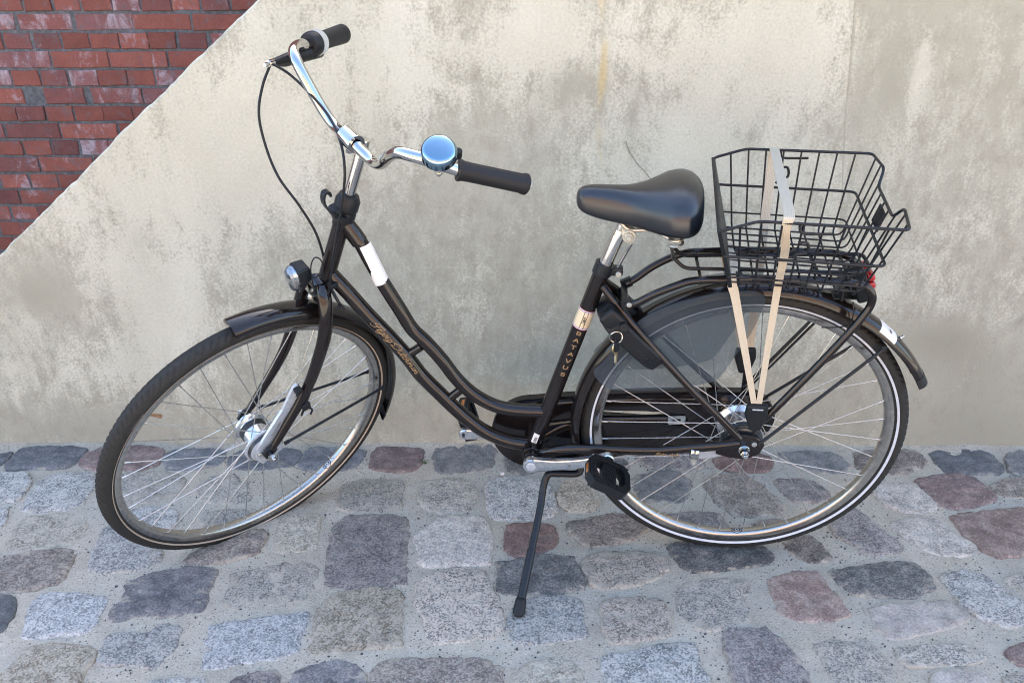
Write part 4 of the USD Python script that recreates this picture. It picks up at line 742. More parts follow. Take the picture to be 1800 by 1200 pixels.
def script(text, xh, w, slant=.42):
    x, ls = 0., []
    for c_ in text:
        adv, st_ = SCR[c_]
        for l in st_: ls.append([((px + x + slant * py) * xh, py * xh) for px, py in l])
        x += adv
    return strokes(ls, w, .0003), x * xh
fm, fl = script('Flying Dutchman', .0062, .0005)
f0, f1 = np.array([.7885, 0, .6125]), np.array([.7045, 0, .4905]); sc_ = np.linalg.norm(f1 - f0) / fl
fv, ff_, _ = meshkit.arrays(fm); fv = fv * [sc_, 1.15, 1.0] + [0, -.003, .0003]
def along_curve(v, f, curve, r, start, phi0):
    P = catmull(curve, 12); s = np.r_[0, np.cumsum(np.linalg.norm(np.diff(P, axis=0), axis=1))]; i0 = np.argmin(np.linalg.norm(P - start, axis=1)); S = s[i0] + v[:, 0]
    o_ = np.stack([np.interp(S, s, P[:, k]) for k in range(3)], 1); T = np.stack([np.interp(S + .004, s, P[:, k]) for k in range(3)], 1) - np.stack([np.interp(S - .004, s, P[:, k]) for k in range(3)], 1); T /= np.linalg.norm(T, axis=1, keepdims=True)
    e1 = np.tile([0, 1.0, 0], (len(v), 1)); e2 = np.cross(e1, T); ph = phi0 + v[:, 1] / r
    return o_ + ((r + v[:, 2]) * np.cos(ph))[:, None] * e1 + ((r + v[:, 2]) * np.sin(ph))[:, None] * e2, f
ups = 1.0 if np.cross([0, 1.0, 0], f1 - f0)[0] * 1 < 0 else -1.0
def flipw(v): v = v.copy(); v[:, 1] *= UPSIGN; return v
UPSIGN = 1.0 if np.cross([0, 1.0, 0], f1 - f0)[2] > 0 else -1.0
add('script_lettering', along_curve(flipw(fv), ff_, lo_pts, .0163, f0, .12 * UPSIGN), GOLD, down_tube, smooth=False)
rm, rl = script('Retro style'.replace('y', 'y'), .0042, .0004)
rv, rf_, _ = meshkit.arrays(rm); rv = rv * [.05 / rl, 1, 1] + [0, -.002, .0003]
cst = stage.GetPrimAtPath(bike.GetPath().pathString + '/chain_stay')
q0, q1 = np.array([.186, .0655, .3265]), np.array([.133, .0705, .331])
dq = (q1 - q0) / np.linalg.norm(q1 - q0); dz = np.cross(dq, [0, 1.0, 0]); dz = dz if dz[2] > 0 else -dz
add('script_lettering', (q0 + rv[:, :1] * dq + rv[:, 1:2] * dz + rv[:, 2:] * [0, 1, 0], rf_), GOLD, cst, smooth=False)

# wheels
def ring(prof, c, n=180, a0=0., a1=2 * np.pi, closed=True):
    """prof of (radius, y) turned about the wheel's axle; angle from forward, upwards."""
    prof = np.asarray(prof, float); m = len(prof); t = np.linspace(a0, a1, n, endpoint=not closed)
    V = np.stack([c[0] + prof[None, :, 0] * np.cos(t)[:, None], c[1] + np.tile(prof[:, 1], (n, 1)), c[2] + prof[None, :, 0] * np.sin(t)[:, None]], -1).reshape(-1, 3)
    i = np.arange(n if closed else n - 1)[:, None]; j = np.arange(m)[None]; i1 = (i + 1) % n; j1 = (j + 1) % m
    Fc = np.concatenate([np.stack([i * m + j, i * m + j1, i1 * m + j1], -1).reshape(-1, 3), np.stack([i * m + j, i1 * m + j1, i1 * m + j], -1).reshape(-1, 3)])
    if not closed:
        for base, rev in ((0, 1), ((n - 1) * m, 0)):
            idx = base + np.arange(m); k0 = len(V); V = np.vstack([V, V[idx], V[idx].mean(0)]); jj = np.arange(m); a = k0 + jj; b = k0 + (jj + 1) % m
            Fc = np.vstack([Fc, np.stack([b, a, np.full(m, k0 + m)], 1) if rev else np.stack([a, b, np.full(m, k0 + m)], 1)])
    return V, Fc
def tyre_mesh(c):
    n, m = 1320, 36; t = np.linspace(0, 2 * np.pi, n, endpoint=False); ph = np.linspace(math.radians(-142), math.radians(142), m)
    Ph, T = np.meshgrid(ph, t); a = np.degrees(np.abs(Ph))
    s = (T / (2 * np.pi) * 132)                                            # slanted grooves, two sided
    g = np.abs(((s + np.abs(Ph) * 1.05 * np.where(Ph > 0, 1, 1) + np.where(Ph > 0, 0, .5)) % 1) - .5) * 2
    groove = np.clip((.34 - g) / .12, 0, 1) * np.clip((a - 9) / 6, 0, 1) * np.clip((62 - a) / 10, 0, 1)
    mid_ = np.clip((4.5 - np.abs(a - 0)) / 2, 0, 1) * .6
    h = -.0022 * np.maximum(groove, mid_) + .0005 * np.clip((66 - a) / 6, 0, 1)
    rr, cy = .0185 + h, .0187 + h
    r_ = .3301 + rr * np.cos(Ph); y = cy * np.sin(Ph)
    r_ = np.where(a > 100, np.minimum(r_, .3301 + .0185 * np.cos(Ph)), r_)
    V = np.stack([c[0] + r_ * np.cos(T), c[1] + y, c[2] + r_ * np.sin(T)], -1).reshape(-1, 3)
    i = np.arange(n)[:, None]; j = np.arange(m - 1)[None]; i1 = (i + 1) % n
    return V, np.concatenate([np.stack([i * m + j, i * m + j + 1, i1 * m + j + 1], -1).reshape(-1, 3), np.stack([i * m + j, i1 * m + j + 1, i1 * m + j], -1).reshape(-1, 3)])
RIMP = [(.3195, .0125), (.3195, -.0125), (.317, -.0132), (.309, -.0128), (.3035, -.0105), (.3005, -.006), (.2995, 0), (.3005, .006), (.3035, .0105), (.309, .0128), (.317, .0132)]
def wheel(name, c, tf, stripe, flange, fr, phase, sw_=.0042):
    w = group_part(name, bike)
    add('tyre', tf(tyre_mesh(c)), TREAD, w, smooth=True)
    add('rim', tf(ring(RIMP, c)), RIM, w, smooth=40)
    for s in (1, -1):
        pr = [(.3204, .0146), (.3222, .0173), (.3222 + sw_ * .5, .0185), (.3222 + sw_, .0192), (.3222 + sw_, .018), (.322, .0158), (.3203, .0136)]
        add('reflective_stripe', tf(ring([(r_ , s * y) for r_, y in pr], c)), stripe, w, smooth=40)
    n = 36
    for k in range(n):
        side = 1 if k % 2 == 0 else -1; g = k // 2; lead = 1 if g % 2 == 0 else -1
        a_r = phase + 2 * np.pi * k / n; a_h = a_r + lead * math.radians(58 if fr < .04 else 66)
        yh = flange[0] if side > 0 else flange[1]
        p0 = c + np.array([fr * math.cos(a_h), yh + side * .0015 * lead, fr * math.sin(a_h)]); p1 = c + np.array([.3005 * math.cos(a_r), side * .0025, .3005 * math.sin(a_r)])
        d = (p1 - p0) / np.linalg.norm(p1 - p0)
        sp = cat(cyl(p0, p1, .00105, 8, .0002), cyl(p1 - d * .013, p1 + d * .002, .0019, 8, .0003))
        add('spoke', tf(sp), STEEL, w, smooth=60)
    av = phase + math.radians(5 + 190)
    return w
fw = wheel('front_wheel', C0, F, STRIPE_TAN, (.028, -.03), .036, .12, .002)
rc = np.array([0, 0, ZC]); I_ = lambda m: m
rw = wheel('rear_wheel', rc, I_, STRIPE, (.03, -.03), .044, .05)
# valve, rim seals
av = math.radians(51); vb = C0 + np.array([.3 * math.cos(av), 0, .3 * math.sin(av)]); vd = np.array([-math.cos(av), 0, -math.sin(av)])
add('valve', F(cat(cyl(vb, vb + vd * .02, .0032, 12), cyl(vb + vd * .02, vb + vd * .032, .0042, 12))), VALVE, fw)
def seal(c, ang, tf, w):
    """maker's round sticker on the inner face of the rim, between the spokes."""
    rd = np.array([math.cos(ang), 0, math.sin(ang)]); tg = np.array([-math.sin(ang), 0, math.cos(ang)])
    def disc(r0, r1, lift, mt, nm):
        t = np.linspace(0, 2 * np.pi, 29)[:-1]
        def pt(r_, a):
            y_ = r_ * math.sin(a) * .8; rr = np.interp(abs(y_), [0, .006, .0105], [.2995, .3005, .3035]) - lift
            return c + rr * rd + r_ * math.cos(a) * tg + np.array([0, y_, 0])
        V = [pt(r1, a) for a in t]; k = np.arange(28)
        if r0 > 0: V += [pt(r0, a) for a in t]; fc = tri(np.stack([k, (k + 1) % 28, 28 + (k + 1) % 28, 28 + k], 1))
        else: V.append(pt(0, 0)); fc = np.stack([k, (k + 1) % 28, np.full(28, 28)], 1)
        add(nm, tf((np.array(V), fc)), mt, w, smooth=False)
    disc(0, .0125, .0005, INK, 'rim_seal'); disc(.0088, .0102, .0008, SILVER, 'seal_ring'); disc(.0026, .005, .0008, SILVER, 'seal_mark')
seal(C0, -2.09, F, fw); seal(rc, -1.6535, I_, rw)
# sidewall lettering
def side_text(text, c, r0, hgt, a_start, tf, w, mt, direction=-1):
    m_ = meshkit.text_mesh(text, hgt, .0002); v, f, _ = meshkit.arrays(m_)
    ang = a_start + direction * v[:, 0] / r0; rr = r0 + v[:, 1]; cp = np.clip((rr - .3301) / .0185, -1, 1)
    y = .0187 * np.sqrt(np.maximum(1 - cp ** 2, 0)) + .0004 + v[:, 2]
    add('sidewall_lettering', tf((np.stack([c[0] + rr * np.cos(ang), c[1] + y, c[2] + rr * np.sin(ang)], 1), f)), mt, w, smooth=False)
side_text('SCHWALBE', C0, .3240, .0052, .80, F, fw, EDGEG, 1)
# hubs
def ylathe(prof, c): return lathe(prof, c, (0, 1, 0), 40)
add('hub', F(ylathe([(.006, -.05), (.02, -.049), (.022, -.036), (.037, -.034), (.037, -.028), (.031, -.024), (.0295, .0), (.030, .018), (.037, .024), (.037, .03), (.02, .031)], C0)), ALU, fw)
add('hub_band', F(ylathe([(.0302, -.021), (.0312, -.021), (.0312, -.006), (.0302, -.006)], C0)), INK, fw)
add('axle', F(cat(cyl(C0 + [0, -.082, 0], C0 + [0, .086, 0], .0048, 16), cyl(C0 + [0, .066, 0], C0 + [0, .08, 0], .0085, 6, .001), cyl(C0 + [0, -.078, 0], C0 + [0, -.066, 0], .0085, 6, .001))), CHROME, fw)
brake = add('brake_disc', F(ylathe([(.01, .031), (.043, .031), (.046, .0325), (.046, .0365), (.04, .038), (.038, .046), (.03, .049), (.008, .05)], C0)), SILVER, fw)
add('cooling_slot', F(ylathe([(.0405, .0372), (.0412, .0385), (.039, .047), (.0384, .0455)], C0)), DRUM, brake)
# brake arm rising along the fork blade
arm_o = Polygon([(C0[0] - .03, C0[2] - .02), (C0[0] + .018, C0[2] - .034), (C0[0] + .03, C0[2] - .01), (C0[0] + .022, C0[2] + .02), (1.044, .452), (1.008, .507), (1.0, .509), (1.004, .494), (1.032, .436), (C0[0] - .036, C0[2] + .022)]).buffer(.004).buffer(-.002)
arm = add('brake_arm', F(plate(arm_o, .047, .0535)), SILVER, bike, label='silver roller brake arm lying along the left fork blade')
am = meshkit.text_mesh('SHIMANO', .0062, .0003); v, f, _ = meshkit.arrays(am); d_ = np.array([1.035 - 1.1, .44 - .36]); d_ /= np.linalg.norm(d_); nrm = np.array([-d_[1], d_[0]]) * -1
tx0 = np.array([1.079, .389]); tvs = tx0 + v[:, :1] * d_ + v[:, 1:2] * np.array([d_[1], -d_[0]]) * 1.0
add('arm_lettering', F((np.stack([tvs[:, 0], .0539 + v[:, 2], tvs[:, 1]], 1), f)), EDGEG, arm, smooth=False)
for (bx_, bz_) in ((C0[0] - .012, C0[2] - .022), (C0[0] + .02, C0[2] + .004)): add('arm_bolt', F(cyl((bx_, .053, bz_), (bx_, .058, bz_), .005, 14)), GALV, arm)
add('arm_strap', F(rbox((1.003, .056, .5), (.016, .022, .014), .003)), BLACK, bike)
add('hub', ylathe([(.006, -.052), (.026, -.05), (.03, -.038), (.046, -.034), (.046, -.028), (.036, -.02), (.034, 0), (.036, .016), (.046, .026), (.046, .031), (.03, .032)], rc), ALU, rw)
drum = add('brake_drum', ylathe([(.02, .032), (.043, .032), (.0445, .034), (.043, .0365), (.04, .0372), (.0425, .039), (.042, .042), (.038, .043), (.04, .0445), (.0395, .0475), (.034, .05), (.014, .052)], rc), DRUM, rw)
add('axle', cat(cyl(rc + [0, -.088, 0], rc + [0, .094, 0], .005, 16), cyl(rc + [0, .072, 0], rc + [0, .086, 0], .0095, 6, .001), cyl(rc + [0, .068, 0], rc + [0, .072, 0], .012, 20), cyl(rc + [0, -.084, 0], rc + [0, -.07, 0], .0095, 6, .001)), CHROME, rw)
ra = Polygon([(-.028, ZC + .013), (.004, ZC + .014), (.03, ZC - .004), (.07, ZC - .012), (.102, ZC - .024), (.108, ZC - .032), (.1, ZC - .037), (.06, ZC - .03), (.028, ZC - .02), (.0, ZC - .012), (-.03, ZC + .002)]).buffer(.002)
rarm = add('reaction_arm', plate(ra, .0535, .058), SILVER, bike)
for x_ in (.097, .107): add('arm_clamp', sweep(np.array([[x_, .061 + .0155 * math.sin(a) * .9, .3335 + .0165 * math.cos(a)] for a in np.linspace(0, 2 * np.pi, 24, endpoint=False)]), [(-.0035, -.0008), (.0035, -.0008), (.0035, .0008), (-.0035, .0008)], closed=True, up=(1, 0, 0)), CHROME, bike)
add('clamp_tab', cat(rbox((.102, .0655, .313), (.014, .004, .022), .0015), cyl((.102, .066, .308), (.102, .073, .308), .004, 12)), GALV, bike)

# fork, mudguards
fk = np.array([(.888, .012, .712), (.896, .03, .692), (.906, .046, .66), (.921, .0535, .612), (.94, .055, .567), (.968, .056, .51), (1.0, .0575, .463), (1.04, .059, .415), (1.07, .06, .38), (1.09, .061, .36)])
for s in (1, -1):
    P = catmull(fk * [1, s, 1], 6); n = len(P)
    sc_ = np.interp(np.linspace(0, 1, n), [0, .12, .35, .7, 1], [.0145, .016, .0152, .0118, .0085])
    blade = add('fork_blade', F(sweep(P, circ(1.0, 20) * [1.0, .82], up=(1, 0, .4), scale=sc_)), PAINT, bike)
    add('fork_tip', F(plate(Polygon([(1.086, .372), (1.1, .368), (1.112, .354), (1.108, .338), (1.094, .336), (1.082, .352)]).buffer(.002), s * .061 - .0025, s * .061 + .0025)), DARK, blade)
add('fork_crown', F(cat(lathe([(.002, -.03), (.017, -.03), (.019, -.02), (.0185, .0), (.014, .012)], ax(.40), SU, 24), tube([(.888, -.016, .706), (.888, .016, .706)], .0165, 20))), PAINT, bike)
def guard_sec(r0, wd, dp, n=11, th=.0009):
    t = np.linspace(-1, 1, n); out = [(r0 - dp * abs(x) ** 2.2, wd / 2 * math.sin(x * math.pi / 2 * .999)) for x in t]
    return out + [(a - th, b * .97) for a, b in reversed(out)]
fg = add('front_mudguard', F(ring(guard_sec(.3665, .056, .019), C0, 90, math.radians(91.5), math.radians(204), False)), PAINT, bike, smooth=50)
for s in (1, -1):
    add('rolled_edge', F(ring([(.3475 + .0012 * math.cos(a), s * .0278 + .0012 * math.sin(a)) for a in np.linspace(0, 2 * np.pi, 8, endpoint=False)], C0, 90, math.radians(91.5), math.radians(204), False)), PAINT, fg)
    st0, st1 = np.array([.7844, s * .0313, .3145]), np.array([1.0546, s * .0605, .352])
    add('mudguard_stay', F(cat(tube([st0, st0 + (st1 - st0) * .5, st1], .0034, 10, spline=False), rbox(st1, (.014, .006, .01), .002), rbox(st0, (.012, .005, .012), .002))), DARK, bike)
add('mudguard_flap', F(ring(guard_sec(.3655, .052, .014), C0, 14, math.radians(203), math.radians(209), False)), BLACK, fg, smooth=50)
rg = ring(guard_sec(.3705, .058, .02), rc, 150, math.radians(-14), math.radians(156), False)
def tail(v):                                                  # the tail end stands off from the tyre
    d = v - rc; a = np.degrees(np.arctan2(d[:, 2], d[:, 0])); k = 1 + .05 * np.clip((a - 118) / 40, 0, 1) ** 1.6; v = v.copy(); v[:, 0] = rc[0] + d[:, 0] * k; v[:, 2] = rc[2] + d[:, 2] * k; return v
rgp = add('rear_mudguard', xf(rg, tail), PAINT, bike, smooth=50)
add('mudguard_flap', xf(ring(guard_sec(.3712, .06, .021), rc, 8, math.radians(154.5), math.radians(158), False), tail), BLACK, rgp, smooth=50)
add('white_marking', xf(ring([(r_ + .0006, y) for r_, y in guard_sec(.3705, .0575, .02)[:11]] + [(r_ - .0003, y) for r_, y in reversed(guard_sec(.3705, .0575, .02)[:11])], rc, 12, math.radians(131), math.radians(138), False), tail), WHITE, rgp, smooth=50, label='white panel with a small black mark on the mudguard tail')
pm = rc + np.array([.3735 * math.cos(math.radians(134.8)), .012, .3735 * math.sin(math.radians(134.8))]); er = np.array([math.cos(math.radians(134.8)), .0, math.sin(math.radians(134.8))]); et = np.array([-er[2], 0, er[0]])
mk, mf = cat(strokes([[(-4, 2), (-1, 3), (1, 0), (-1.5, -2.2)], [(1, 0), (4.6, -1), (5, 2)]], 1.1)); mk = mk * [.001, .001, 1]
add('black_mark', (pm + mk[:, :1] * [0, 1, 0] + mk[:, 1:2] * et + (mk[:, 2:] + .0022 - .35 * np.abs(mk[:, :1])) * er, mf), INK, rgp, smooth=False)
rp = rc + np.array([.381 * math.cos(math.radians(140.2)), 0, .381 * math.sin(math.radians(140.2))])
er = np.array([math.cos(math.radians(140.2)), 0, math.sin(math.radians(140.2))]); add('guard_bolt', cat(cyl(rp - er * .004, rp + er * .006, .0034, 14), cyl(rp - er * .003, rp, .0055, 16)), CHROME, rgp)
for s in (1, -1):
    a_, b_ = np.array([-.252, s * .031, .5845]), np.array([-.028, s * .067, .362])
    add('mudguard_stay', cat(tube([a_, b_], .0036, 10), rbox(a_, (.012, .005, .012), .002)), DARK, bike)

# headset, stem, handlebar
add('headset_collar', F(cat(lathe([(.0195, 0), (.023, .002), (.0235, .016), (.0215, .022), (.0245, .026), (.0245, .044), (.019, .056), (.0115, .058)], ax(.566), SU, 32), rbox(ax(.6) + [.022, .0, -.004], (.03, .03, .022), .008))), BLACK, bike)
add('cable_hook', F(sweep(catmull([(.822, .024, .868), (.838, .02, .878), (.852, .012, .896), (.856, .006, .914), (.85, .002, .927), (.84, .0, .925), (.838, .0, .915)], 6), [(-.0065, -.002), (.0065, -.002), (.0065, .002), (-.0065, .002)], up=(0, 1, 0))), BLACK, bike)
stem = add('stem', F(cat(tube([ax(.60), ax(.738)], .0112, 28), lathe([(1e-4, 0), (.0112, 0), (.0105, .002), (1e-4, .002)], ax(.738), SU, 28))), CHROME, bike)
bar_c = np.array([.781, 0, 1.0185]); qt = ax(.722)
add('stem_clamp', F(cat(lathe([(.0108, -.02), (.0175, -.02), (.0185, -.018), (.0185, .018), (.0175, .02), (.0108, .02)], bar_c, (0, 1, 0), 32), hull(np.vstack([trimesh.creation.icosphere(subdivisions=2, radius=.0125).vertices + qt, trimesh.creation.icosphere(subdivisions=2, radius=.013).vertices * [1, 1.3, 1] + bar_c + (qt - bar_c) * .25])), cyl(bar_c + [.006, .0, -.026], bar_c + [.004, 0, -.014], .007, 16))), CHROME, stem)
hb = np.array([(.781, 0, 1.0185), (.7795, .03, 1.0125), (.7765, .058, 1.008), (.7765, .078, 1.0115), (.779, .1, 1.026), (.783, .125, 1.053), (.7855, .15, 1.079), (.784, .172, 1.0945), (.774, .197, 1.0985), (.752, .2195, 1.0925), (.7131, .2429, 1.0716), (.6085, .3049, 1.0328)])
full = np.vstack([(hb * [1, -1, 1])[:0:-1], hb])
bar = add('handlebar', F(tube(full, .0111, 24, per=8)), CHROME, bike)
gd = (hb[-1] - hb[-2]) / np.linalg.norm(hb[-1] - hb[-2])
add('grip', F(lathe([(.0112, -.003), (.0185, -.003), (.0192, 0), (.0172, .005), (.0166, .02), (.0168, .07), (.0172, .11), (.0188, .116), (.0188, .122), (.015, .1255), (1e-4, .1255)], hb[-2], gd, 32)), RUBBER, bar, label='long dark leather-look grip')
gs, gr = hb[-2] * [1, -1, 1], gd * [1, -1, 1]
add('grip', F(lathe([(.016, .026), (.0195, .027), (.0195, .034), (.0178, .04), (.0186, .08), (.0196, .112), (.0198, .124), (.016, .1305), (1e-4, .131)], gs, gr, 32)), RUBBER, bar, label='short black twist grip')
e_up = np.array([0, 0, 1.0]) - gr[2] * gr; e_up /= np.linalg.norm(e_up); e_sd = np.cross(gr, e_up)
shift = add('gear_shifter', F(lathe([(.0115, -.014), (.02, -.013), (.0235, -.006), (.0245, .003), (.0245, .006), (.012, .008)], gs, gr, 32)), BLACK, bar)
add('shifter_ring', F(lathe([(.02, .006), (.0252, .006), (.0256, .012), (.0245, .024), (.0215, .028), (.012, .028)], gs, gr, 36)), SILVER, bar)
wpt = gs + gr * .017 + (e_up * .8 - e_sd * .2) * .0245
Rw = np.stack([gr, e_sd, e_up], 1); add('gear_window', F(rbox(wpt, (.015, .017, .004), .001, rot=Rw)), INK, bar)
for k in range(3): add('gear_numeral', F(xf(meshkit.text_mesh('123'[k], .0045, .0003), lambda v, k=k: wpt + e_up * .0021 + np.outer(v[:, 0] + .0055 * k - .0075, -e_sd) * 1.0 + np.outer(v[:, 1] - .0022, gr))), WHITE, bar, smooth=False)
lever = add('brake_lever', F(cat(hull(np.vstack([trimesh.creation.icosphere(subdivisions=2, radius=r_).vertices + q for r_, q in [(.016, gs - gr * .002 - e_up * .014), (.012, gs + gr * .028 - e_up * .02), (.0095, np.array([.785, -.224, 1.066])), (.0062, np.array([.818, -.206, 1.084]))]])))), BLACK, bar)
add('lever_screw', F(cyl(gs + gr * .012 - e_up * .014 + e_sd * .014, gs + gr * .012 - e_up * .014 + e_sd * .019, .0048, 14)), CHROME, lever) 
add('cable_adjuster', F(cat(cyl((.815, -.207, 1.084), (.829, -.198, 1.09), .0065, 16), cyl((.824, -.2, 1.088), (.84, -.19, 1.094), .0042, 12))), CHROME, lever)
# bell
bpos = np.array([.742, .2245, 1.088]); bax = np.array([.1821, .2714, .839]); bax /= np.linalg.norm(bax)
bell = add('bell', F(lathe([(1e-4, .047), (.012, .0468), (.022, .0455), (.0265, .0432), (.0296, .0385), (.0302, .034), (.0302, .0225), (.0285, .021), (.027, .0225), (.0268, .033), (.0235, .04), (1e-4, .042)], bpos, bax, 48)), BELLCHROME, bar)
add('bell_base', F(lathe([(1e-4, .012), (.024, .012), (.0262, .016), (.0262, .0225), (1e-4, .024)], bpos, bax, 40)), ALU, bell)
bside = np.cross(bax, gd); bside /= np.linalg.norm(bside)
add('bell_clamp', F(cat(lathe([(.0114, -.007), (.0138, -.0068), (.0138, .0068), (.0114, .007)], bpos, gd, 28), rbox(bpos - bside * .0155 - bax * .002, (.012, .012, .01), .002), cyl(bpos - bside * .02 + bax * .006 - bax * .012, bpos - bside * .02 + bax * .004, .0042, 12))), GALV, bell)
ld = gd * .9 - bside * .02
lp = bpos + bax * .03 + gd * .033
add('bell_lever', F(cat(hull(np.vstack([trimesh.creation.icosphere(subdivisions=2, radius=r_).vertices + q for r_, q in [(.0068, lp + bside * .008 + bax * .004), (.0064, lp + bside * .006 - bax * .006), (.003, bpos + bax * .018 + gd * .02)]])))), BLACK, bell)

# headlight and its bracket
hl = lambda x, y, z: np.array([x, y, z])
HS = lambda m: F(xf(m, lambda v: (v - [.932, 0, .757]) * .73 + [.928, 0, .752]))
sph = trimesh.creation.icosphere(subdivisions=2, radius=1.0).vertices
hbody = hull(np.vstack([sph * .008 + q for q in [hl(.938, s * .0185, .788) for s in (-1, 1)] + [hl(.94, s * .021, .732) for s in (-1, 1)] + [hl(.914, s * .016, .786) for s in (-1, 1)] + [hl(.908, s * .013, .757) for s in (-1, 1)] + [hl(.93, s * .012, .73) for s in (-1, 1)]]))
light = add('headlight', HS(hbody), BLACK, bike, label='small black headlight with clear lens above the front mudguard')
tt = np.linspace(0, 2 * np.pi, 24, endpoint=False)
oval = lambda x, ky, kz: np.stack([np.full(24, x), ky * np.sign(np.cos(tt)) * np.abs(np.cos(tt)) ** .7, .7595 + kz * np.sign(np.sin(tt)) * np.abs(np.sin(tt)) ** .7], 1)
add('lens', HS(hull(np.vstack([oval(.944, .0275, .0375), oval(.953, .0275, .0375), oval(.964, .022, .031), oval(.9685, .012, .019)]))), LENS, light)
add('reflector', HS(hull(np.vstack([oval(.9455, .0262, .036), oval(.954, .024, .033), oval(.96, .012, .02)]))), REFLECT, light)
add('lamp_core', HS(cat(rbox((.961, 0, .772), (.006, .016, .008), .002), rbox((.958, 0, .745), (.004, .03, .004), .001))), DRUM, light)
for s in (-1, 1):
    add('side_lens', HS(hull(np.vstack([sph * .0015 + q for q in [hl(.95, s * .0278, .757), hl(.929, s * .0235, .757), hl(.931, s * .0225, .741), hl(.95, s * .0282, .73)]]))), LENS, light)
    add('side_reflector', HS(hull(np.vstack([sph * .0008 + q for q in [hl(.949, s * .0262, .755), hl(.931, s * .022, .755), hl(.932, s * .021, .743), hl(.949, s * .0266, .733)]]))), ALU, light)
add('lamp_bracket', F(cat(sweep(catmull([(.897, 0, .683), (.909, 0, .69), (.916, 0, .703), (.918, 0, .722), (.924, 0, .731)], 5), [(-.007, -.0012), (.007, -.0012), (.007, .0012), (-.007, .0012)], up=(0, 1, 0)), cyl((.922, -.009, .727), (.922, .009, .727), .005, 14), cyl((.909, 0, .69), (.914, .003, .684), .0065, 14))), GALV, bike)
add('lamp_wire', F(tube(seg_pts('lamp_wire'), .0014, 8)), BLACK, bike)
add('lamp_wire', F(tube([(.913, .008, .748), (.9, .012, .742), (.892, .016, .748), (.882, .02, .742)], .0012, 8)), BLACK, bike)
add('gear_cable', F(tube(seg_pts('cable_gear'), .0026, 10)), BLACK, bike)
add('brake_cable', F(cat(tube(seg_pts('cable_brake'), .0026, 10), tube(seg_pts('cable_brake_low'), .0026, 10))), BLACK, bike)
add('cable_clip', F(rbox((.872, .026, .716), (.02, .016, .012), .003)), BLACK, bike)
add('cable_end', F(cat(rbox((.996, .068, .448), (.02, .01, .02), .004), tube([(.992, .069, .44), (.985, .069, .428), (.99, .069, .415)], .0022, 8))), BLACK, bike)
add('steering_stop', cat(tube([(.862, .012, .7), (.848, .02, .672), (.838, .018, .648)], .0035, 8), cyl((.843, .026, .664), (.843, .034, .664), .005, 12)), DARK, bike)
add('cable_guide', cat(rbox((.7, .0, .484), (.016, .014, .014), .003), cyl((.708, .0, .476), (.712, .0, .47), .003, 10)), BLACK, down_tube)
add('cable_guide', cat(rbox((.612, .0, .358), (.014, .012, .012), .003)), BLACK, down_tube)

# saddle
sx = np.array([.3585, .356, .346, .325, .295, .262, .232, .205, .181, .16, .1425, .131, .1245, .1225])
sw = np.array([.002, .013, .0225, .0275, .0315, .042, .0605, .082, .0985, .1025, .092, .07, .042, .004])
stp = np.array([.892, .9035, .9125, .9155, .9145, .913, .916, .923, .9305, .933, .93, .923, .913, .9])
sbt = np.array([.887, .876, .866, .857, .849, .844, .841, .839, .838, .838, .84, .845, .854, .87])
si = np.linspace(0, 1, len(sx)); sn = np.linspace(0, 1, 60)
from scipy.interpolate import PchipInterpolator
sxs, sws, sts, sbs = (PchipInterpolator(si, q)(sn) for q in (sx, sw, stp, sbt))
th = np.linspace(0, 2 * np.pi, 40, endpoint=False); V = []
for x_, w_, t_, b_ in zip(sxs, sws, sts, sbs):
    c_, s_ = np.cos(th), np.sin(th); yy = w_ * np.sign(c_) * np.abs(c_) ** .8; edge_z = b_ + (t_ - b_) * .34
    zz = np.where(s_ >= 0, edge_z + (t_ - edge_z) * np.abs(s_) ** .85, edge_z + (b_ - edge_z) * np.abs(s_) ** .7)
    V.append(np.stack([np.full(40, x_), yy, zz], 1))
V = np.array(V).reshape(-1, 3); i = np.arange(59)[:, None]; j = np.arange(40)[None]; j1 = (j + 1) % 40
Fc = np.concatenate([np.stack([i * 40 + j, i * 40 + j1, (i + 1) * 40 + j1], -1).reshape(-1, 3), np.stack([i * 40 + j, (i + 1) * 40 + j1, (i + 1) * 40 + j], -1).reshape(-1, 3)])
saddle = add('saddle', (V, Fc), SADDLE, bike, smooth=True, label='wide padded black saddle')
for s in (1, -1):
    t_ = np.linspace(0, 2 * np.pi * 3.2, 70); coil = np.stack([.172 + .0125 * np.cos(t_), s * .048 + .0125 * np.sin(t_), .817 + .034 * t_ / t_[-1]], 1)
    add('saddle_spring', tube(coil, .0028, 8, spline=False), GALV, saddle)
    add('saddle_rail', tube([(.3, s * .01, .868), (.28, s * .014, .852), (.258, s * .018, .834), (.215, s * .024, .835), (.172, s * .048, .822)], .0036, 8), GALV, saddle)

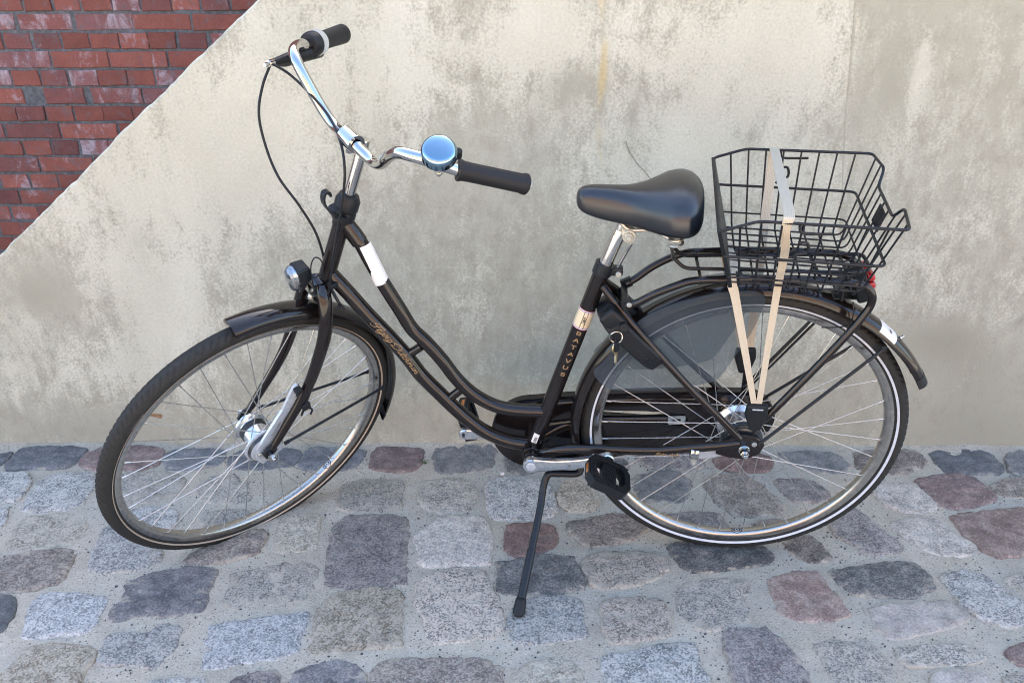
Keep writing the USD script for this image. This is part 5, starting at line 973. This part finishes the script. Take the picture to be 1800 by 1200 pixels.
# rear rack
rl = seg_pts('rack_left')
rack = group_part('rear_rack', bike)
for s in (1, -1): add('rack_tube', tube(rl * [1, s, 1], .0077, 16), PAINT, rack)
for zz_, yy_ in ((.7575, .027),):
    loop = [(.168, -yy_, zz_ + .018), (.172, -yy_, zz_ + .02), (.172, yy_, zz_ + .02), (.168, yy_, zz_ + .018), (.15, yy_, zz_), (-.17, yy_ + .012, zz_), (-.195, yy_ + .004, zz_ + .004), (-.195, -yy_ - .004, zz_ + .004), (-.17, -yy_ - .012, zz_), (.15, -yy_, zz_)]
    add('carrier_hoop', polytube(loop, .0036, .016, 10, True), DARK, rack)
for x_ in (.122, .045, -.03, -.1, -.155): add('cross_wire', tube([(x_, -.058, .752), (x_, .058, .752)], .0032, 10), DARK, rack)
add('rack_bracket', cat(rbox((.262, 0, .672), (.016, .08, .026), .006), plate(Polygon([(.27, .69), (.25, .70), (.243, .682), (.262, .672)]), .04, .05), plate(Polygon([(.27, .69), (.25, .70), (.243, .682), (.262, .672)]), -.05, -.04)), DARK, rack)
add('bracket_bolt', cyl((.2535, .05, .69), (.2535, .056, .69), .0052, 12), GALV, rack)
rlight = add('rear_light', rbox((-.188, 0, .716), (.026, .066, .058), .006, rot=rot_axis((0, 1, 0), .32)), BLACK, bike)
for k in range(4):
    zr = .742 - k * .0175; xr = -.2 - .0042 * k
    add('red_lens', rbox((xr, 0, zr), (.014, .064 - .004 * k, .014), .004, rot=rot_axis((0, 1, 0), .32)), RED, rlight)
add('light_wire', tube([(-.175, .03, .69), (-.178, .036, .66), (-.172, .034, .64), (-.15, .03, .632), (-.125, .028, .63)], .0013, 8), BLACK, bike)
add('light_bracket', cat(rbox((-.165, .0, .69), (.05, .04, .004), .001), rbox((-.155, 0, .712), (.004, .05, .05), .001)), DARK, bike)

# chain case, skirt guards, lock
t_ = np.linspace(math.radians(70), math.radians(290), 40); outline = [(BB[0] + .105 * math.cos(math.pi - a) * -1 if False else BB[0] + .103 * math.cos(a - math.pi) , BB[2] + .101 * math.sin(a - math.pi)) for a in t_]
outline = [(BB[0] + .1 * math.cos(a), BB[2] + .1 * math.sin(a)) for a in np.linspace(math.radians(-95), math.radians(88), 40)]
outline += [(.4, .396), (.3, .406), (.2, .4135), (.1, .4185), (0, .42)] + [(-.01 + .072 * math.cos(a), ZC + .071 * math.sin(a)) for a in np.linspace(math.radians(90), math.radians(262), 24)] + [(.1, .268), (.25, .232), (.36, .205)]
hole = [(.335, .352), (.33, .346), (.2, .339), (.118, .331), (.112, .345), (.118, .357), (.2, .362), (.3, .3615)]
cc = Polygon(outline, [hole]).buffer(0)
def pillow(poly, y0, y1, ch=.006):
    a = plate(poly, y0 + ch, y1 - ch); b = plate(poly.buffer(-ch * .7), y0, y1); return cat(a, b)
case = add('chain_case', pillow(cc, -.066, -.036), PAINT, bike, label='long glossy black chain case on the far side')
add('case_ridge', cat(sweep(catmull([(.47, -.0355, .372), (.4, -.0355, .383), (.3, -.0355, .393), (.2, -.0355, .4), (.05, -.0355, .405)], 6), circ(.003, 8)), sweep(catmull([(.42, -.0355, .325), (.36, -.0355, .336), (.3, -.0355, .345)], 6), circ(.006, 10))), PAINT, case)
add('case_rod', tube([(.315, -.045, .335), (.22, -.045, .339), (.135, -.045, .343)], .009, 14), PAINT, case)
slot = Polygon([(.148, .336), (.118, .338), (.118, .354), (.148, .352)]).buffer(.004)
add('chain_tensioner', plate(slot.difference(Polygon([(.142, .342), (.124, .343), (.124, .349), (.142, .348)])), -.0355, -.0335), CHROME, case)
gp_ = seg_pts('guard')[:, [0, 2]]
gp2 = catmull(np.column_stack([gp_, 0 * gp_[:, 0]]), 3, True)[:, :2]
for s in (1, -1): add('skirt_guard', plate(Polygon(gp2).buffer(0), s * .0395 - .0006, s * .0395 + .0006), SMOKE, bike, label='smoked clear plastic skirt guard' if s > 0 else None)
la = math.radians(46.5); le = np.array([math.cos(la), 0, math.sin(la)]); lt = np.array([-le[2], 0, le[0]])
LP = lambda r_, y, t=0.: rc + le * r_ + lt * t + np.array([0, y, 0])
path_l = [LP(.281, .04), LP(.287, .0465), LP(.31, .052), LP(.345, .0535), LP(.38, .0525)] + [LP(.395 + .036 * math.sin(a), .052 * math.cos(a)) for a in np.linspace(.15, math.pi - .15, 12)] + [LP(.38, -.0525), LP(.345, -.0535), LP(.3, -.05)]
lock = add('frame_lock', cat(sweep(catmull(path_l, 3), [(-.02, -.0085), (-.016, -.012), (.016, -.012), (.02, -.0085), (.02, .0085), (.016, .012), (-.016, .012), (-.02, .0085)], up=tuple(lt)), rbox(LP(.415, .045, .004), (.05, .034, .04), .008, rot=np.stack([le, [0, 1, 0], lt], 1))), BLACK, bike, label='black ring lock clamped round the rear wheel')
add('lock_barrel', cyl(LP(.398, .06, .014), LP(.398, .074, .016), .009, 20), DARK, lock)
add('lock_shackle', sweep(catmull([LP(.29, .047), LP(.283, .03), LP(.281, 0), LP(.283, -.03), LP(.29, -.047)], 5), circ(.0042, 12)), CHROME, lock) if False else None
slotl = [LP(.3 + .011 * k, .0645, -.004) for k in range(5)]
for q in slotl: add('lock_rib', rbox(q, (.006, .003, .008), .001, rot=np.stack([le, [0, 1, 0], lt], 1)), DARK, lock)

# cranks, pedals, stand
ck = math.radians(-9.54); dv = np.array([math.cos(ck), 0, math.sin(ck)]); nv = np.array([-dv[2], 0, dv[0]])
ped = {}
for s in (1, -1):
    c0 = BB + np.array([0, s * .066, 0]); d_ = -dv if s > 0 else dv; nn = nv if s > 0 else nv
    t_ = np.linspace(0, 1, 16); ctr = c0 + np.outer(t_ * .17, d_) - np.outer(np.sin(t_ * np.pi) * .0055, nv) + np.outer(t_ * 0 + t_ * s * .006, [0, 1, 0]); hw = np.interp(t_, [0, .12, .3, .7, .9, 1], [.0175, .0165, .0128, .0115, .0135, .0145])
    pr = [(-.0072, -.75), (-.0052, -1), (.0052, -1), (.0072, -.75), (.0072, .75), (.0052, 1), (-.0052, 1), (-.0072, .75)]
    V = []; T = np.gradient(ctr, axis=0); T /= np.linalg.norm(T, axis=1, keepdims=True)
    for k in range(16):
        e2 = np.cross([0, 1.0, 0], T[k]); V.append([ctr[k] + np.array([0, a, 0]) + e2 * b * hw[k] for a, b in pr])
    V = np.array(V).reshape(-1, 3); m = 8; i = np.arange(15)[:, None]; j = np.arange(m)[None]; j1 = (j + 1) % m
    Fc = np.concatenate([np.stack([i * m + j, i * m + j1, (i + 1) * m + j1], -1).reshape(-1, 3), np.stack([i * m + j, (i + 1) * m + j1, (i + 1) * m + j], -1).reshape(-1, 3)])
    e_ = ctr[-1]
    eye = lathe([(.0075, -.0075), (.0125, -.0075), (.0148, -.0052), (.0148, .0052), (.0125, .0075), (.0075, .0075)], e_, (0, 1, 0), 32)
    boss = lathe([(1e-4, -.012), (.016, -.012), (.0182, -.0085), (.0182, .0055), (.0165, .0078), (1e-4, .0078)], c0, (0, s, 0), 36)
    crank = add('crank_arm', cat((V, Fc), eye, boss), ALU, bike, smooth=40)
    add('crank_cap', lathe([(1e-4, .0078), (.0105, .0078), (.0105, .0088), (.009, .0096), (1e-4, .0096)], c0, (0, s, 0), 28), SILVER, crank)
    if s > 0:
        mpos = c0 + d_ * .085 - nv * .0055 + [0, .0075 + .003, 0]; mm_ = strokes([[(-3, 0), (0, 3), (3, 0), (1, -2.5), (-1.5, -2)]], .7); v, f, _ = meshkit.arrays(mm_); v = v * [.001, .001, 1]
        add('crank_mark', (mpos + v[:, :1] * [-1, 0, 0] + v[:, 1:2] * [0, 0, 1] + v[:, 2:] * [0, 1, 0], f), EDGEG, crank, smooth=False)
    ped[s] = e_
def pedal(s, ang, label=None):
    e_ = ped[s]; Rp = rot_axis((0, 1, 0), ang); T_ = lambda m: xf(m, lambda v: v @ Rp.T + e_ + [0, s * .058, 0])
    outer = Polygon([(-.034, -.04), (.034, -.04), (.046, -.022), (.046, .022), (.034, .04), (-.034, .04), (-.046, .022), (-.046, -.022)]).buffer(.003)
    inner = Polygon([(-.026, -.029), (.026, -.029), (.034, -.017), (.034, .017), (.026, .029), (-.026, .029), (-.034, .017), (-.034, -.017)])
    def flat(poly, z0, z1):
        m_ = trimesh.creation.extrude_polygon(poly, z1 - z0, engine='earcut'); v = np.array(m_.vertices); v[:, 2] += z0; return v, np.array(m_.faces)
    body = cat(flat(outer.difference(inner), -.0105, .0105), flat(outer.buffer(-.002).difference(inner), -.0125, .0125), flat(Polygon([(-.016, -.03), (.016, -.03), (.016, .03), (-.016, .03)]), -.0075, .0075), cyl((0, -s * .058, 0), (0, s * .04, 0), .0075, 16))
    p_ = add('pedal', T_(body), BLACK, bike, smooth=30, label=label)
    ribs = [flat(Polygon([(x_, y_), (x_ + .005, y_ + .002), (x_ + .005, y_ + .006), (x_, y_ + .004)]), z_, z_ + .0014) for z_ in (.0124, -.0138) for y_ in np.arange(-.036, .034, .0075) for x_ in (-.0425, .036)]
    ribs += [flat(Polygon([(x_, y_), (x_ + .004, y_), (x_ + .006, y_ + .006), (x_ + .002, y_ + .006)]), z_, z_ + .0014) for z_ in (.0124, -.0138) for x_ in np.arange(-.03, .028, .0075) for y_ in (-.04, .033)]
    ribs += [flat(Polygon([(-.012, y_), (.012, y_), (.012, y_ + .0022), (-.012, y_ + .0022)]), .0072, .0088) for y_ in np.arange(-.026, .025, .0055)]
    add('pedal_tread', T_(cat(*ribs)), RUBBER, p_, smooth=False)
    for q in (-1, 1): add('pedal_reflector', T_(rbox((q * .0482, 0, 0), (.003, .028, .0085), .001)), ORANGE, p_)
    return p_
pedal(1, -.5, 'black rubber pedal with orange reflectors, nearer'); pedal(-1, -1.35, 'black rubber pedal with orange reflectors, by the wall')
kp = seg_pts('kick')
kk = add('kickstand', cat(tube(np.vstack([[(.352, .012, .268)], kp[0:1] + [0, 0, .0], kp[1:]]), .0082, 16, per=8)), DARK, bike, label='black steel kickstand propped on the cobbles')
ft = kp[-1]; kd = (kp[-1] - kp[-2]) / np.linalg.norm(kp[-1] - kp[-2])
add('stand_foot', cat(hull(np.vstack([sph * .0125 + ft - kd * .02, sph * [.014, .014, .009] + ft + [0, .0, -.002]]))), BLACK, kk)
add('stand_sleeve', cyl(kp[-2] + (kp[-1] - kp[-2]) * .42, kp[-1] - kd * .01, .0098, 18), DARK, kk)
add('stand_plate', rbox((.375, .01, .272), (.06, .05, .012), .004), DARK, kk)

# ------------------------------------------------------------------ wire basket standing on the rack
def sub_rows(origin, rot=np.eye(3)):
    Bm = np.array(G['bikeM']); o_ = np.asarray(origin) @ Bm[:3] + Bm[3]
    return [list((np.asarray(rot)[:, k]) @ Bm[:3]) for k in range(3)] + [list(o_)]
bo_ = np.array([-.05, 0, .764]); Rb_ = rot_axis((0, 0, 1), BYAW) @ rot_axis((1, 0, 0), BROLL)
bk = group_part('wire_basket', rows=sub_rows(bo_, Rb_), label='open black wire basket strapped on the rear rack', category='basket')
b = lambda x, y, z: np.array([x, y, z]) - bo_
TF, TS, TR, PK, NO = (.0986, .1655, .9006), (.0373, .164, .9214), (-.2035, .167, .9158), (-.2105, .0875, .9183), (-.2008, .066, .8914)
mir = lambda q: (q[0], -q[1], q[2])
near = [TF, TS, TR, PK, NO]; loop = [b(*q) for q in near] + [b(*mir(q)) for q in reversed(near)]
add('top_rim', polytube(loop, .0028, .012, 10, True), WIRE, bk)
MF, MR = (.0865, .1545, .848), (-.183, .1545, .8402)
add('middle_rail', polytube([b(*MF), b(*MR), b(*mir(MR)), b(*mir(MF))], .0027, .014, 10, False), WIRE, bk)
BF, BR = (.066, .126, .7712), (-.1625, .126, .7625)
xs_b = np.linspace(.052, -.148, 8); xs_t = np.linspace(.066, -.172, 8)
for xb, xt in zip(xs_b, xs_t):
    zt = np.interp(-xt, [-.0986, -.0373, .2035], [.9006, .9214, .9158]) if xt < .0986 else .9; yt = .1652
    zb = np.interp(-xb, [-.066, .1625], [.7702, .7615])
    add('hoop_wire', polytube([b(xt, yt, zt), b(xb, .126, zb), b(xb, -.126, zb), b(xt, -yt, zt)], 0.0019, .012, 8), WIRE, bk)
ys = np.linspace(-.112, .112, 9)
for k, y_ in enumerate(ys):
    yt = y_ * 1.28; az = abs(yt); zt, xt = (.8914, -.2008) if az < .066 else (np.interp(az, [.066, .0875, .167], [.8914, .9183, .9158]), np.interp(az, [.066, .0875, .167], [-.2008, -.2105, -.2035]))
    add('long_wire', polytube([b(.066, y_, .7737), b(-.1625, y_, .7645), b(xt, yt, zt)], 0.0019, .014, 8), WIRE, bk)
for f_ in (.33, .66):
    p_ = [np.array(BF) * (1 - f_) + np.array(MF) * f_, np.array(BR) * (1 - f_) + np.array(MR) * f_]
    if f_ > .5: continue
    add('lower_rail', polytube([b(*p_[0]), b(*p_[1]), b(*mir(p_[1])), b(*mir(p_[0]))], 0.0019, .014, 8), WIRE, bk)
fp_ = [np.array(q) for q in (TF, mir(TF), mir(BF), BF)]; fc_ = sum(fp_) / 4; nrm_ = np.array([.97, 0, -.24])
pv = np.array([q - bo_ + nrm_ * .003 for q in fp_] + [q - bo_ - nrm_ * .001 for q in fp_])
panel = add('front_panel', hull(np.vstack([sph * .0016 + q for q in pv])), BLACK, bk, label='black plastic front panel of the basket')
add('name_plate', rbox(b(-.196, .0, .858), (.003, .05, .036), .001, rot=rot_axis((0, 1, 0), -.26)), BLACK, bk)
for s in (1, -1):
    hkx = [(-.03, .1665, .917), (-.034, .167, .905), (-.062, .1665, .903), (-.085, .1665, .904)]; h2 = [(-.032, .163, .884), (-.047, .164, .884), (-.05, .162, .866), (-.034, .16, .86), (-.028, .158, .852)]
    add('side_hook', cat(*[tube([b(x_, s * y_, z_) for x_, y_, z_ in hh], .0026, 8) for hh in (hkx, h2)]), WIRE, bk)

# ------------------------------------------------------------------ elastic strap from axle to axle over the basket
sp_o = np.array([0, 0, .44]); strap = group_part('luggage_strap', rows=sub_rows(sp_o), label='beige elastic luggage strap stretched from the rear axle up over the basket', category='strap')
def ribbon(P, wdir, w=.0195, taper=((0, .58), (.25, .8), (.4, .95), (1, .95))):
    n = 6; x = np.linspace(-w / 2, w / 2, n * 4 + 1); prof = [(xx, .0009 + .0005 * abs(math.sin((xx / w + .5) * math.pi * n))) for xx in x] + [(xx, -.0009 - .0005 * abs(math.sin((xx / w + .5) * math.pi * n))) for xx in x[::-1]]
    C_ = catmull(np.asarray(P) - sp_o, 8); return sweep(C_, prof, up=wdir, scale=np.interp(np.linspace(0, 1, len(C_)), *zip(*taper)))
SAa, SAb = seg_pts('strap_a'), seg_pts('strap_b')
for s in (1, -1):
    m_ = np.array([1, s, 1])
    nm = {1: 'beige band', -1: 'beige band'}
    add('band', ribbon(np.vstack([SAa * m_, [(.062, s * .073, .752), (.06, s * .06, .768), (.06, s * .03, .771), (.06, 0, .772)]]), (1, 0, .1)), STRAP, strap, smooth=40)
xn, xfar = STN, STF
over = [SAb[0], SAb[1], SAb[2], SAb[3], (xn[0] + .001, .16, .9), (xn[0], .168, .9235), (xn[0] * .93 + xfar[0] * .07, .158, .9265), ((xn[0] + xfar[0]) / 2, 0, .9275), (xn[0] * .07 + xfar[0] * .93, -.158, .9285), (xfar[0], -.168, .925), (xfar[0] + .002, -.161, .9), (-.022, -.13, .8), (-.018, -.105, .74), (-.016, -.085, .63), (-.014, -.078, .5)]
add('band', ribbon(over, (1, .0, .05)), STRAP, strap, smooth=40)
for s in (1, -1):
    q = np.array([-.013, s * .077, .44]) - sp_o if s > 0 else np.array([-.008, -.077, .478]) - sp_o
    sl = add('strap_holder', hull(np.vstack([sph * [.006, .007, .006] + q + d_ for d_ in ([-.015, 0, .03], [.016, 0, .03], [.018, 0, .012], [-.017, 0, .01], [.006, 0, -.024], [-.008, 0, -.024])])), BLACK, strap, label='black rubber end piece')
    add('holder_slot', rbox(q + [0, s * .0065, .026], (.022, .002, .0035), .0008), SILVER, sl)
    if s < 0: add('holder_strap', rbox(q + [-.006, 0, -.05], (.012, .006, .06), .003), BLACK, sl)

# ------------------------------------------------------------------ keys in the lock, and a pebble
kq = seg_pts('key'); ko = kq[0]; keys = group_part('bunch_of_keys', rows=sub_rows(ko), label='key ring with a brass tag and a brass key hanging from the wheel lock', category='keys')
kl = lambda x, y, z: np.array([x, y, z])
add('key_ring', sweep(np.array([kl(.0125 * math.cos(a), .002 * math.sin(2 * a), -.0125 + .0125 * math.sin(a)) for a in np.linspace(0, 2 * np.pi, 36, endpoint=False)]), circ(.0013, 8), closed=True), CHROME, keys)
def keymesh(L, wd, hd, th): 
    pl = Polygon([(-wd / 2, 0), (wd / 2, 0), (wd / 2, -L * .3), (wd * .15, -L * .36), (wd / 2, -L * .44), (wd * .2, -L * .52), (wd / 2, -L * .6), (wd * .1, -L * .7), (wd * .45, -L * .8), (0, -L), (-wd / 2, -L * .9)])
    return plate(pl, -th, th)
Rk = rot_axis((0, 0, 1), .9)
add('brass_tag', xf(cat(plate(Point(0, -.014).buffer(.0125).difference(Point(0, -.006).buffer(.0028)), -.0011, .0011)), lambda v: v @ rot_axis((0, 0, 1), 1.15).T + kl(.001, .003, -.019)), BRASS, keys)
add('door_key', xf(cat(keymesh(.032, .0075, .0, .0012)), lambda v: v @ rot_axis((0, 1, 0), -.06).T @ Rk.T + kl(-.0015, .004, -.0405)), BRASS, keys)
add('key_head', xf(plate(Polygon([(-.006, 0), (.006, 0), (.0072, -.008), (.005, -.02), (-.005, -.02), (-.0072, -.008)]).buffer(.0015), -.0024, .0024), lambda v: v @ Rk.T + kl(-.002, .004, -.021)), BLACK, keys)
pc = np.array([PEB[0], PEB[1], .003]); pv_ = trimesh.creation.icosphere(subdivisions=3, radius=1.0); pvv = np.array(pv_.vertices); pvv = pvv * (1 + .35 * (meshkit.fbm(pvv * 1.4, 3, 5) - .5))[:, None] * [.0068, .0058, .0052]
add('pebble', (pvv + pc, np.array(pv_.faces)), simple('white_pebble_stone', (.66, .58, .52), .6, mottle=.2, scale=150), None, smooth=False, label='small white pebble on the cobbles below the bottom bracket', category='pebble')
for k, (a_, l_) in enumerate([(.3, .014), (1.4, .018), (2.3, .012), (3.6, .015), (4.9, .011)]): pass

# a sprig of weed in the joint by the wall
wd = np.random.default_rng(4); blades = []
for k in range(11):
    a, l_ = wd.uniform(0, 6.28), wd.uniform(.007, .016); d_ = np.array([math.cos(a), math.sin(a), 0]); o_ = np.array([WEED[0], WEED[1], -.003]) + wd.normal(0, .003, 3) * [1, 1, 0]
    P = np.array([o_ + d_ * l_ * t * .75 + np.array([0, 0, l_ * (t - .45 * t * t)]) for t in np.linspace(0, 1, 6)])
    blades.append(sweep(P, [(-.0014, 0), (0, .0003), (.0014, 0), (0, -.0003)], up=(-d_[1], d_[0], .01), scale=[.5, .9, 1, .9, .6, .1]))
add('weed_sprig', cat(*blades), simple('weed_leaf', (.09, .13, .035), .6, mottle=.3, scale=200), None, smooth=40, label='tiny green weed sprig in the joint beside the pink stone at the wall', category='weed')
